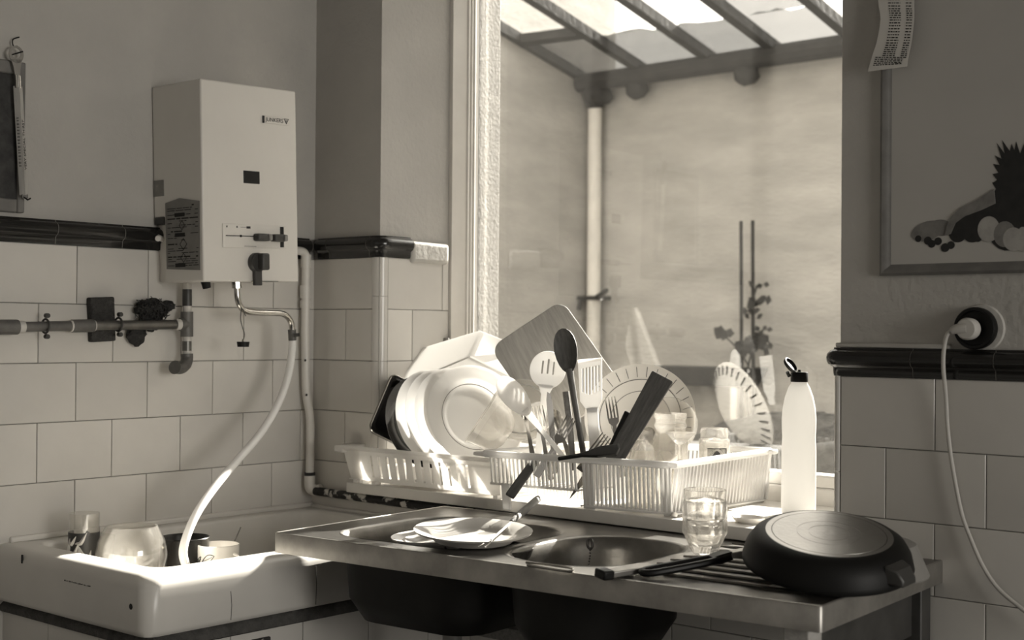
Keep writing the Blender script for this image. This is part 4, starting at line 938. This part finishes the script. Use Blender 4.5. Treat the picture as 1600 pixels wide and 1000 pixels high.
taper(MB(), [(0, .013, -.0015, .004), (L*.55, .014, -.0015, .004), (L-.14, .011, -.0015, .003), (L-.125, .013, -.0015, .0015)]).build('handle', M['plastic2'], u_, bevel=.0015)
# broad dark wooden spatula
u_, L = utensil('wooden_spatula', 'broad dark wooden spatula slanting to the right, in front of the patterned plate', 'spatula', (1.1713, -0.0654, 1.0759), (1.2451, 0.0358, 1.2824), (.48, -.85, .22))
b = MB(); b.prism([(-.021, 0), (.021, 0), (.0285, L-.003), (.026, L), (-.028, L), (-.0295, L-.003)], -.004, .004)
b.build('blade', M['wood_dark'], u_, bevel=.0018)
u_, L = utensil('black_utensil', 'black utensil handle standing behind the broad wooden spatula', 'utensil', (1.1379, -0.0285, 1.0976), (1.1604, 0.0164, 1.1907), (.5, -.85, .1))
taper(MB(), [(0, .011, 0, .006), (L*.5, .012, 0, .007), (L, .013, 0, .006)]).build('grip', M['black'], u_, bevel=.003)
u_, L = utensil('black_turner', 'black plastic turner lying across the rack rim', 'spatula', (1.0710, -0.1522, 1.0825), (1.2092, -0.0991, 1.1096), (.25, -.50, .85))
b = MB(); b.prism([(0, -.004), (.06, -.006), (.105, -.022), (L, -.02), (L+.004, 0), (L, .02), (.105, .016), (.06, .004), (0, .004)], -.004, .004, Matrix(((0, 1, 0, 0), (1, 0, 0, 0), (0, 0, 1, 0), (0, 0, 0, 1)))); b.build('blade', M['black'], u_, bevel=.002)
b = MB(); b.tube([(.021, .105, .004), (.022, L, .004), (.0, L+.005, .004), (-.018, L, .004)], .0022, 6); b.build('raised_edge', M['darkgrey'], u_)
# forks, a knife, small spoons
def fork(label, T, H, N, m='cutlery', wd=.012):
    u_, L = utensil('fork', label, 'fork', T, H, N, 'cutlery in the rack')
    for i in range(4):
        x = -wd + 2*wd*i/3
        taper(MB(), [(L-.055, .0020, -.004, .0011), (L-.03, .0019, -.0055, .0011), (L, .0012, .0, .0009)]).build('tine', M[m], u_).location = (x, 0, 0)
    b = taper(MB(), [(L-.072, .005, -.002, .0012), (L-.064, .0125, -.003, .0012), (L-.053, .0138, -.004, .0012)]); b.build('neck', M[m], u_)
    taper(MB(), [(0, .009, 0, .0013), (.03, .0085, 0, .0014), (L-.10, .0042, .001, .0016), (L-.070, .0052, -.002, .0013)]).build('handle', M[m], u_)
fork('steel fork standing with tines up, left of the wooden spoon', (0.9874, -0.0784, 1.0195), (0.9632, -0.1013, 1.2041), (.5, -.85, .1))
fork('steel fork leaning with its tines to the upper right, beside the wooden stick', (0.9737, -0.1168, 1.0293), (1.0396, -0.0615, 1.1773), (.5, -.8, .3))
fork('steel fork standing with tines up, left of the black handle', (1.1462, 0.0059, 1.0331), (1.1234, -0.0159, 1.2297), (.5, -.85, .1))
fork('steel fork low in the rack below the slotted spatula', (1.0848, -0.0870, 1.0511), (1.1235, -0.0280, 1.1359), (.5, -.8, .3))
u_, L = utensil('table_knife', 'steel table knife with upright blade behind the fork tines', 'knife', (0.9845, -0.0546, 1.0334), (0.9571, -0.0541, 1.2376), (.75, -.6, .1), 'cutlery in the rack')
b = MB(); b.prism([(-.006, L*.45), (.008, L*.45), (.010, L*.8), (.006, L*.97), (-.002, L), (-.006, L*.9)], -.0009, .0009); b.build('blade', M['cutlery'], u_)
taper(MB(), [(0, .008, 0, .004), (L*.45, .006, 0, .003)]).build('handle', M['cutlery'], u_, bevel=.001)
for lab, T, H, N in (('steel teaspoon standing bowl up left of the forks', (0.9353, -0.0706, 1.0229), (0.8954, -0.0808, 1.2200), (.70, -.7, .1)),
                     ('steel dessert spoon lying bowl outwards among the forks', (0.9862, 0.0127, 1.0529), (0.9392, -0.0162, 1.1902), (.60, -.75, .2)),
                     ('steel spoon with its bowl showing right of the broad wooden spatula', (1.1499, 0.0355, 1.0390), (1.1779, 0.0849, 1.1521), (.55, -.8, .2))):
    u_, L = utensil('spoon', lab, 'spoon', T, H, N, 'cutlery in the rack')
    b = MB(); spoon_bowl(b, L-.058, L, .0185 if 'teaspoon' not in lab else .0125, .008, .0012); b.build('bowl', M['cutlery'], u_)
    taper(MB(), [(0, .008, 0, .0012), (.03, .0075, 0, .0013), (L-.075, .0034, .001, .0014), (L-.055, .005, -.001, .001)]).build('handle', M['cutlery'], u_)
# handles poking out below the cutlery section
u_, L = utensil('knife_handle', 'dark knife handle poking out under the cutlery section', 'knife', (0.9431, -0.1825, 0.9833), (0.9505, -0.0845, 1.0731), (.5, -.85, .1), 'cutlery in the rack')
taper(MB(), [(0, .012, 0, .005), (L*.5, .012, 0, .006), (L, .010, 0, .005)]).build('grip', M['wood_dark'], u_, bevel=.003)
u_, L = utensil('paring_knife', 'pointed knife blade poking down through the cutlery section', 'knife', (1.0710, -0.1114, 0.9788), (1.0840, -0.0219, 1.0701), (.5, -.85, .1), 'cutlery in the rack')
b = MB(); b.prism([(0, 0), (.010, L*.5), (.011, L), (-.006, L), (-.006, L*.5)], -.001, .001); b.build('blade', M['cutlery'], u_)

# patterned plate, clear plates, jars and glasses
pp = thing('patterned_plate', 'white plate with short dark dashes round its rim, upright in the rack', 'plate', frame((1.0862, 0.1641, 1.1699), (.46, -.80, .38)))
PR = .143
MB().lathe([(0, -.018), (PR*.52, -.018), (PR*.60, -.014), (PR*.72, -.004), (PR*.97, .010), (PR, .012), (PR*.99, .008), (PR*.74, -.009), (PR*.6, -.020), (PR*.54, -.024), (0, -.022)], 60).build('plate_body', M['china'], pp, angle=40)
b = MB()
for i in range(30):
    t = 2*PI*i/30; c, s_ = math.cos(t), math.sin(t)
    for r0, r1 in ((.78, .95),):
        z0, z1 = -.004 + .014*(r0-.72)/.25, -.004 + .014*(r1-.72)/.25
        px_, py_ = -s_*.0007, c*.0007
        b.loft([[(PR*r0*c-px_, PR*r0*s_-py_, z0+dz), (PR*r0*c+px_, PR*r0*s_+py_, z0+dz), (PR*r1*c+px_, PR*r1*s_+py_, z1+dz), (PR*r1*c-px_, PR*r1*s_-py_, z1+dz)] for dz in (-.0095, .0008)])
b.build('rim_dashes', M['darkgrey'], pp)
for k, z in ((.735, -.0022), (.545, -.0172)): MB().tube([(PR*k*math.cos(t), PR*k*math.sin(t), z) for t in [2*PI*i/60 for i in range(60)]], .0011, 5, closed=True).build('ring_line', M['midgrey'], pp)
g_ = thing('clear_plate', 'clear glass plate standing behind the upturned wine glass', 'glass plate', frame((1.1663, 0.1806, 1.1534), (.58, -.75, .32)))
MB().lathe([(0, 0), (.045, 0), (.066, .010), (.071, .011), (.071, .007), (.046, -.004), (0, -.004)], 40).build('plate_body', M['sglass'], g_)
def standing(nm, label, cat, px, prof_, m='sglass', n=36, group='glasses in the rack', pn='glass_body', Mx=None, tall=1.0):
    prof_ = [(r, z*tall) for r, z in prof_]
    t_ = thing(nm, label, cat, loc=px, group=group); MB().lathe(prof_, n, Mx).build(pn, M[m], t_); return t_
standing('glass_jar', 'tall clear glass jar with threaded neck behind the broad wooden spatula', 'jar', (1.207, .125, .966), tall=1.40, prof_=[(0, 0), (.040, 0), (.044, .006), (.044, .115), (.038, .128), (.038, .132), (.0405, .134), (.0405, .139), (.038, .141), (.038, .148), (.0405, .15), (.0405, .158), (.0375, .158), (.0355, .13), (.0412, .113), (.0412, .010), (0, .008)])
wg = thing('wine_glass', 'upturned wine glass with its foot on top, right end of the rack', 'glass', loc=(1.287, .050, .966), group='glasses in the rack')
MB().shell([(.038, .0), (.043, .030), (.043, .06), (.034, .090), (.014, .108), (.0055, .116)], .0018, 36).build('bowl', M['sglass'], wg)
MB().lathe([(0, .108), (.006, .112), (.0045, .126), (.0045, .146), (.008, .156)], 16).build('stem', M['sglass'], wg)
MB().lathe([(.0, .152), (.010, .154), (.026, .169), (.035, .179), (.035, .182), (.0, .177)], 36).build('foot', M['sglass'], wg)
w2 = standing('egg_glass', 'small round clear glass upside down beside the upturned wine glass', 'glass', (1.207, .004, .966), tall=1.75, prof_=[(.030, 0), (.036, .03), (.036, .055), (.028, .082), (.012, .092), (0, .093), (0, .089), (.025, .078), (.033, .054), (.033, .03), (.028, .0)])
standing('straight_glass', 'plain straight clear glass between spatula and wine glass', 'glass', (1.160, .060, .966), tall=1.4, prof_=[(.028, 0), (.033, .12), (.033, .128), (0, .13), (0, .116), (.030, .114), (.0265, .0)])
tg = thing('printed_tumbler', 'upturned tumbler with a dark printed figure, at the right back of the rack', 'glass', loc=(1.296, .188, .966), group='glasses in the rack')
MB().lathe([(.035, 0), (.0375, .07), (.0385, .150), (.038, .158), (.0345, .160), (.0345, .182), (.033, .186), (0, .186), (0, .163), (.032, .155), (.0355, .148), (.0345, .07), (.0325, .0)], 36).build('glass_body', M['sglass'], tg)
def wrap(mb, a0, a1, z0, z1, r=.0386, dr=.0006, n=10, top=None):
    lo = [(a0+(a1-a0)*i/n, z0) for i in range(n+1)]; hi = [(a0+(a1-a0)*i/n, (top(i/n) if top else z1)) for i in range(n+1)]
    pl = lo + hi[::-1]
    mb.loft([[(q*math.cos(a), q*math.sin(a), z) for a, z in pl] for q in (r, r+dr)])
a0 = -.85
b = MB(); wrap(b, a0-.60, a0+.66, .020, .138); pr = b.build('print_ground', clear('print_tint', .72, .03, .3, body=.3, bodyv=190), tg)
b = MB(); wrap(b, a0-.45, a0+.46, .085, .13, .0395, top=lambda t: .090+.042*math.sin(PI*t)**.6); b.build('print_shape', M['darkgrey'], pr)
b = MB(); b.tube([(.0404*math.cos(a0+.52*math.cos(t)), .0404*math.sin(a0+.52*math.cos(t)), .098+.038*math.sin(t)) for t in [PI*i/14 for i in range(15)]], .0019, 5); b.build('print_outline', M['tile'], pr)
b = MB(); wrap(b, a0-.18, a0+.14, .085, .1, .0404, top=lambda t: .092+.018*math.sin(PI*t)); b.build('print_mouth', M['tile'], pr)
for nm_, pth in (('print_border', [(.0398*math.cos(a0-.6+1.26*i/10), .0398*math.sin(a0-.6+1.26*i/10), .138) for i in range(11)]), ('print_border', [(.0398*math.cos(a0+.66), .0398*math.sin(a0+.66), z) for z in (.02, .138)]), ('print_border', [(.0398*math.cos(a0-.6+1.26*i/10), .0398*math.sin(a0-.6+1.26*i/10), .02) for i in range(11)])):
    MB().tube(pth, .0011, 4).build(nm_, M['ink'], pr)

# ------------------------------------------------------------------ on the sill at the right
bt = thing('detergent_bottle', 'tall translucent white bottle with open black flip cap, on the sill', 'bottle', Matrix.Translation((1.522, .205, .9575)) @ Matrix.Rotation(.72, 4, 'Z'))
BP = [(.0, .0), (.036, .0), (.0405, .004), (.0415, .02), (.0415, .150), (.0398, .185), (.0410, .205), (.0412, .228), (.0395, .252), (.034, .280), (.026, .302), (.0195, .313), (.0190, .317), (0, .317)]
MB().lathe(BP, 48, sx=1.0, sy=.66).build('bottle_body', M['bottle'], bt, angle=60)
cpz = MB().lathe([(0, .316), (.0205, .316), (.0208, .318), (.0205, .338), (.0195, .3395), (0, .3395)], 32).build('cap', M['black'], bt)
MB().lathe([(0, .339), (.0045, .339), (.003, .345), (0, .345)], 12).build('nozzle', M['black'], cpz)
LM = frame((1.5145, .176, 1.3135), (.80, .05, .60), (0, 0, 1))
MB().lathe([(0, -.004), (.0195, -.004), (.0205, .003), (.018, .004), (.017, -.001), (0, -.001)], 28, LM).build('flip_lid', M['black'], bt, local=False)
MB().tube([(1.5065, .185, 1.287), (1.505, .178, 1.297)], .0045, 8).build('hinge', M['black'], bt, local=False)
sd_ = thing('soap_dish', 'small white soap dish on the sill behind the faceted tumbler', 'dish', loc=(1.508, -.002, .9575))
MB().lathe([(0, 0), (.028, 0), (.038, .008), (.041, .012), (.039, .013), (.027, .004), (0, .004)], 36, sx=1, sy=.8).build('dish_body', M['china'], sd_)
tag(MB().lathe([(0, 0), (.006, .001), (.0075, .006), (.005, .011), (0, .0125)], 16, Matrix.Translation((1.338, -.048, .9575))).build('white_stopper', M['china']), 'tiny white stopper on the sill at the corner of the rack', 'stopper')

# faceted tumbler on the drainer
ft = thing('faceted_tumbler', 'thick faceted glass tumbler standing on the steel drainer in front of the rack', 'glass', Matrix.Translation((1.572, -.283, .927)) @ Matrix.Rotation(.2, 4, 'Z'))
def oct_ring(r, z, n=8, sub=4, k=1.0):
    out_ = []
    for i in range(n):
        for j in range(sub):
            a = 2*PI*(i+j/sub)/n; aa = ((a % (2*PI/n)) - PI/n); rr_ = r*(math.cos(PI/n)/math.cos(aa))
            out_.append(((r*(1-k)+rr_*k)*math.cos(a), (r*(1-k)+rr_*k)*math.sin(a), z))
    return out_
rg = [oct_ring(.024, 0), oct_ring(.029, .004), oct_ring(.046, .040), oct_ring(.0505, .046), oct_ring(.0505, .072), oct_ring(.0485, .0745), oct_ring(.0505, .077), oct_ring(.0505, .104), oct_ring(.0475, .109, k=.4), oct_ring(.0445, .112, k=0), oct_ring(.0445, .1335, k=0), oct_ring(.0435, .1345, k=0), oct_ring(.0422, .1335, k=0), oct_ring(.0412, .108, k=0), oct_ring(.040, .045, k=0), oct_ring(.030, .024, k=0), oct_ring(.005, .020, k=0)]
MB().loft(rg).build('glass_body', M['cut_glass'], ft, angle=25)

# ------------------------------------------------------------------ dishes and fork on the left basin
bw = thing('stacked_bowl', 'dark bowl under the big plate at the edge of the left basin', 'bowl', loc=(1.150, -.488, .850))
MB().shell([(0, 0), (.05, 0), (.072, .02), (.090, .052), (.095, .068)], -.003, 44).build('bowl', M['china_dark'], bw)
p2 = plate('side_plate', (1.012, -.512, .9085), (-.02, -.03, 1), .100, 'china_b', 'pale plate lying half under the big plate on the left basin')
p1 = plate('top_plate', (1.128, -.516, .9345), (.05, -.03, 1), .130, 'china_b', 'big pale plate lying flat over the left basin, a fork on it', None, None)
gl = thing('basin_glass', 'clear glass standing low in the left basin behind the plates', 'glass', loc=(.93, -.30, .80))
MB().lathe(tumbler_prof(.028, .034, .112), 32).build('glass_body', M['glass'], gl)
Tf, Hf = Vector((1.2611, -0.6363, 0.9440)), Vector((0.9619, -0.0920, 0.9739))
u_, L = utensil('long_fork', 'long wooden handled cooking fork resting on the plate and the sill edge', 'fork', Hf, Tf, (.3, -.6, .7))
MB().tube([(0, 0, 0), (0, .02, 0), (0, L*.42, 0), (0, L*.50, 0)], [.0075, .0092, .0085, .0058], 12).build('handle', M['wood_mid'], u_)
MB().tube([(0, L*.49, 0), (0, L*.53, 0)], .0056, 12).build('ferrule', M['darkgrey'], u_)
MB().tube([(0, L*.52, 0), (0, L*.86, 0)], [.0032, .0026], 8).build('shaft', M['steel_edge'], u_)
for s_ in (1, -1): MB().tube(smooth_path([(0, L*.85, 0), (s_*.006, L*.90, 0), (s_*.007, L, .002)], 4), .0018, 6).build('tine', M['steel_edge'], u_)

# ------------------------------------------------------------------ upturned frying pan on the drainer
pb = thing('pale_bowl', 'pale upturned bowl showing behind and under the frying pan', 'bowl', loc=(1.912, -.275, .9275))
MB().lathe([(.136, 0), (.137, .003), (.112, .060), (.104, .064), (0, .064), (0, .060), (.102, .059), (.133, .0)], 48).build('bowl_body', M['midgrey'], pb)
pn_ = Vector((.150, -.172, .973)).normalized()
PM = frame(Vector((1.9190, -.4060, .9640)), pn_, (-.654, .756, 0))
fp = thing('frying_pan', 'heavy black frying pan upside down on the drainer, scoured metal base up', 'pan', PM)
prf = [(.1515, 0), (.1555, .001), (.1565, .006), (.1545, .013), (.1500, .030), (.139, .047), (.126, .0555), (.119, .0575), (.116, .0585)]
MB().lathe(prf + [(0, .0575), (0, .053), (.115, .053), (.134, .044), (.146, .028), (.1500, .010), (.1510, .0)], 72).build('pan_body', M['pan'], fp, angle=50)
b = MB(); pd = [(0, .0585), (.010, .0588), (.010, .0587), (.0365, .0587), (.0368, .0584), (.0376, .0584), (.0378, .0587), (.058, .0587), (.0582, .0584), (.0590, .0584), (.0592, .0587), (.1035, .0587), (.1037, .0583), (.1048, .0583), (.105, .0587), (.1155, .0587), (.117, .0575)]
b.lathe(pd, 72); b.build('base_disc', M['alu'], fp, angle=2)
# side lug towards the room
PI_ = PM.inverted()
lugd = PI_.to_3x3() @ Vector((.985, -.17, 0)); lugd.z = 0; lugd.normalize(); lugx = Vector((-lugd.y, lugd.x, 0))
b = MB()
def lpnt(a, r, z): return tuple(lugx*a + lugd*r + Vector((0, 0, z)))
b.loft([[lpnt(-.028, .140, .046), lpnt(.028, .140, .046), lpnt(.030, .146, .014), lpnt(-.030, .146, .014)], [lpnt(-.022, .162, .042), lpnt(.022, .162, .042), lpnt(.025, .166, .016), lpnt(-.025, .166, .016)], [lpnt(-.019, .176, .026), lpnt(.019, .176, .026), lpnt(.021, .177, .014), lpnt(-.021, .177, .014)]])
b.build('side_lug', M['darkgrey'], fp, bevel=.003)
# long handle
hs, he = Vector((1.7719, -0.4015, 0.9720)), Vector((1.6372, -0.6004, 0.9380))
hm, hl = stick(hs, he, (0, 0, 1)); hi_ = PI_ @ hm
taper(MB(), [(-.02, .014, 0, .006), (.03, .014, 0, .006), (.07, .013, 0, .006)], hi_).build('handle_shank', M['steel_edge'], fp, bevel=.002)
gr = MB(); gp_ = [(-.011, .066, 0), (-.0125, .09, -.002), (-.018, .12, -.003), (-.018, hl-.03, -.003), (-.010, hl-.004, -.002), (.010, hl-.004, -.002), (.018, hl-.03, -.003), (.018, .12, -.003), (.0125, .09, -.002), (.011, .066, 0)]
gr.tube(smooth_path(gp_, 4), .0072, 10, hi_)
taper(gr, [(.062, .013, 0, .008), (.088, .016, -.002, .009), (.102, .013, -.003, .007)], hi_)
gr.build('handle_grip', M['black'], fp)
pk = Vector((1.5912, -0.6655, 0.9360)), Vector((1.6166, -0.5566, 0.9360))
u_, L = utensil('can_opener', 'short pale metal utensil with a black end, at the left end of the pan handle', 'utensil', pk[0], pk[1], (.1, -.1, 1))
MB().box((-.016, -.006, -.009), (.016, .020, .009)).build('end_cap', M['black'], u_, bevel=.004, seg=3)
taper(MB(), [(.018, .014, .0, .006), (L*.9, .015, .002, .006), (L+.012, .012, .003, .005)]).build('body', M['steel_edge'], u_, bevel=.002)
b = MB()
for i in range(3): b.box((-.026-.003*i, .048+.014*i, -.0105), (-.012, .060+.014*i, -.0055+.002*i))
b.build('shadow_steps', M['black'], u_)  # black steps modelled in place of the utensil's cast shadow

# ------------------------------------------------------------------ on the wall at the right
rp = thing('wall_picture', 'large framed print with dark fruit at the right edge, grey wooden moulding', 'picture', loc=(2.1, 0, 1.9))
fx, fz = 1.829, 1.513
def mould(p0, p1, inward):
    p0, p1, inn = Vector(p0), Vector(p1), Vector(inward)
    d = (p1-p0).normalized(); pr = [(0, 0), (.0, .008), (.006, .013), (.013, .011), (.018, .006), (.0235, .004), (.0235, 0)]
    return MB().loft([[tuple(p + inn*a + d*a*s_ + Vector((0, -h-.0005, 0))) for a, h in pr] for p, s_ in ((p0, 1), (p1, -1))])
for a, c, n_ in (((fx, 0, fz), (fx, 0, 2.36), (1, 0, 0)), ((2.52, 0, fz), (fx, 0, fz), (0, 0, 1)), ((2.52, 0, 2.36), (2.52, 0, fz), (-1, 0, 0)), ((fx, 0, 2.36), (2.52, 0, 2.36), (0, 0, -1))):
    mould(a, c, n_).build('frame_rail', M['frame_wood'], rp, local=False)
sheet = MB().box((fx+.02, -.004, fz+.02), (2.50, -.0012, 2.34)).build('print_sheet', M['sheet'], rp, local=False)
def cut(nm, pts, m, y=-.0048):
    return MB().loft([[(x, y, z) for x, z in pts], [(x, y+.0016, z) for x, z in pts]]).build(nm, m, sheet, local=False)
def yz(p): return (p[0], p[2])
def ell(c, rx, rz_, a=0, n=22):
    ca, sa = math.cos(a), math.sin(a); return [(c[0]+rx*math.cos(t)*ca - rz_*math.sin(t)*sa, c[2]+rx*math.cos(t)*sa + rz_*math.sin(t)*ca) for t in [2*PI*i/n for i in range(n)]]
WM[sheet.name] = Matrix.Identity(4)
k_ = 0
def fruit(nm, c, rx, rz_, m, a=0):
    global k_
    k_ += 1
    cut(nm, ell(c, rx, rz_, a), m, -.0048-.00004*k_)
fruit('pineapple', (2.1229, -0.0040, 1.6358), .060, .075, M['fruit_c'])
fruit('pineapple', (2.1012, -0.0040, 1.6177), .045, .06, M['fruit_c'])
crown = [(2.0765, -0.0040, 1.6485), (2.0712, -0.0040, 1.6771), (2.0776, -0.0040, 1.6819), (2.0698, -0.0040, 1.6953), (2.0788, -0.0040, 1.7011), (2.0697, -0.0040, 1.7134), (2.0814, -0.0040, 1.7151), (2.0709, -0.0040, 1.7339), (2.0839, -0.0040, 1.7304), (2.0747, -0.0040, 1.7504), (2.0877, -0.0040, 1.7429), (2.0785, -0.0040, 1.7746), (2.0941, -0.0040, 1.7527), (2.0888, -0.0040, 1.7801), (2.1044, -0.0040, 1.7570), (2.1082, -0.0040, 1.7708), (2.1134, -0.0040, 1.7576), (2.1171, -0.0040, 1.7751), (2.1249, -0.0040, 1.7503), (2.1349, -0.0040, 1.7723), (2.1401, -0.0040, 1.7427)]
crown = crown[:-2] + [(2*crown[18][0]-p[0]+.004, p[1], p[2]+.003) for p in crown[17::-1]]
cut('pineapple_leaves', [yz(p) for p in crown], M['fruit_c'])
horn = [(2.0737, -0.0040, 1.6834), (2.0397, -0.0040, 1.6635), (2.0024, -0.0040, 1.6473), (1.9862, -0.0040, 1.6323), (1.9754, -0.0040, 1.6144), (1.9715, -0.0040, 1.5935), (1.9837, -0.0040, 1.5956), (1.9944, -0.0040, 1.6188), (2.0132, -0.0040, 1.6310), (2.0490, -0.0040, 1.6422), (2.0765, -0.0040, 1.6536)]
cut('horn', [yz(p) for p in horn], M['fruit_b'], -.0066)
fruit('pear', (1.9328, -0.0040, 1.6043), .036, .020, M['fruit_b'], .25); fruit('pear', (1.9618, -0.0040, 1.6097), .026, .017, M['fruit_b'], -.1)
for i, (q, r_) in enumerate((((1.9133, -0.0040, 1.5891), .007), ((1.9343, -0.0040, 1.5843), .0085), ((1.9427, -0.0040, 1.5774), .008), ((1.9564, -0.0040, 1.5822), .008), ((1.9716, -0.0040, 1.5684), .009), ((1.9838, -0.0040, 1.5732), .008))): fruit('grape', q, r_, r_, M['fruit_c'])
for q, r1, r2 in (((1.9986, -0.0040, 1.6002), .020, .022), ((2.0227, -0.0040, 1.6149), .03, .026), ((2.0294, -0.0040, 1.5950), .02, .018), ((2.0492, -0.0040, 1.6202), .026, .030), ((2.0714, -0.0040, 1.6255), .03, .03), ((2.0401, -0.0040, 1.5855), .008, .008)): fruit('dark_grapes', q, r1, r2, M['fruit_c'])
fruit('orange', (2.0624, -0.0040, 1.6027), .0225, .026, M['fruit_a']); fruit('apple', (2.0949, -0.0040, 1.5911), .022, .026, M['fruit_b']); fruit('cut_fruit', (2.1129, -0.0040, 1.5801), .021, .024, M['fruit_a'], .2); fruit('cut_fruit', (2.1307, -0.0040, 1.5794), .012, .025, M['fruit_a'])
# till receipt pinned over the moulding
rc = thing('till_receipt', 'long narrow printed paper slip pinned to the wall over the picture frame', 'receipt', loc=(1.85, -.03, 2.1))
cl_, cr_ = [(1.8243, -0.0200, 2.1814), (1.8296, -0.0240, 2.0980), (1.8376, -0.0280, 2.0553), (1.8301, -0.0300, 2.0085), (1.8187, -0.0300, 1.9760), (1.8110, -0.0320, 1.9467)], [(1.9065, -0.0180, 2.1703), (1.9088, -0.0220, 2.0861), (1.9108, -0.0260, 2.0450), (1.9064, -0.0280, 1.9986), (1.8996, -0.0280, 1.9661), (1.8978, -0.0300, 1.9473)]
cl_, cr_ = smooth_path(cl_, 3), smooth_path(cr_, 3)
b = MB()
b.loft([[tuple(l), tuple(r), tuple(r + Vector((0, .0006, 0))), tuple(l + Vector((0, .0006, 0)))] for l, r in zip(cl_, cr_)]); pp_ = b.build('slip', M['paper'], rc, local=False, angle=80)
b = MB(); rnd = random.Random(4); nrow = 34
for i in range(nrow):
    t = .04 + .88*i/nrow; k = t*(len(cl_)-1); j = int(k); f_ = k-j
    l, r = cl_[j].lerp(cl_[j+1], f_), cr_[j].lerp(cr_[j+1], f_); d = r-l; dn = Vector((0, 0, -.0022))
    segs = [(.10 if t > .78 else .28, .62 if t < .78 else .85)] + ([(.78, .95)] if t < .8 else [])
    for s0, s1 in segs:
        a = s0
        while a < s1:
            e = min(s1, a + rnd.uniform(.03, .1)); o0 = l + d*a + Vector((0, -.0006, 0)); o1 = l + d*e + Vector((0, -.0006, 0))
            b.add([o0, o1, o1+dn, o0+dn, o0+Vector((0, .0006, 0)), o1+Vector((0, .0006, 0)), o1+dn+Vector((0, .0006, 0)), o0+dn+Vector((0, .0006, 0))], [(0, 1, 2, 3), (7, 6, 5, 4), (0, 4, 5, 1), (2, 6, 7, 3)]); a = e + .025
stuff(b.build('printed_lines', M['ink'], rc, local=False, angle=80))
MB().lathe([(0, 0), (.005, 0), (.004, .004), (0, .005)], 12, Matrix.Translation((1.85, -.02, 2.16)) @ Matrix.Rotation(PI/2, 4, 'X')).build('pin', M['black'], rc, local=False)
# socket, plug and flex
sk = thing('wall_socket', 'round black wall socket with a chipped pale surround above the right border', 'socket', loc=(2.0407, 0.0000, 1.4025))
YR = Matrix.Rotation(PI/2, 4, 'X')
MB().lathe([(0, 0), (.049, 0), (.047, .006), (.040, .007), (0, .007)], 36, YR @ Matrix.Translation((.006, 0, 0))).build('surround', M['plaster'], sk)
MB().lathe([(0, .005), (.0425, .005), (.043, .022), (.041, .026), (.036, .026), (.034, .018), (0, .017)], 40, YR).build('socket_body', M['black'], sk)
pg_ = thing('white_plug', 'round white mains plug with its white flex hanging down the right wall', 'plug', loc=(2.0366, -0.0450, 1.4009))
MB().lathe([(0, -.016), (.0215, -.014), (.0225, .004), (.019, .012), (0, .013)], 28, YR).build('plug_body', M['flex'], pg_)
P = [(2.0360, -0.0500, 1.4022), (2.0169, -0.0550, 1.4008), (2.0077, -0.0550, 1.3968)]
MB().tube(P, [.012, .010, .0075], 12).build('flex_sleeve', M['flex'], pg_, local=False)
P = [(2.0103, -0.0550, 1.3994), (1.9984, -0.0550, 1.3890), (1.9897, -0.0500, 1.3605), (1.9864, -0.0450, 1.3214), (1.9857, -0.0300, 1.2625), (1.9865, -0.0250, 1.2102), (1.9922, -0.0250, 1.1584), (2.0019, -0.0250, 1.1005), (2.0170, -0.0250, 1.0304), (2.0358, -0.0250, 0.9807), (2.0635, -0.0280, 0.9264), (2.0955, -0.0300, 0.8861), (2.1418, -0.0350, 0.8553), (2.1992, -0.0400, 0.8209)]
MB().tube(smooth_path(P, 5), .0042, 10).build('flex', M['flex'], pg_, local=False)
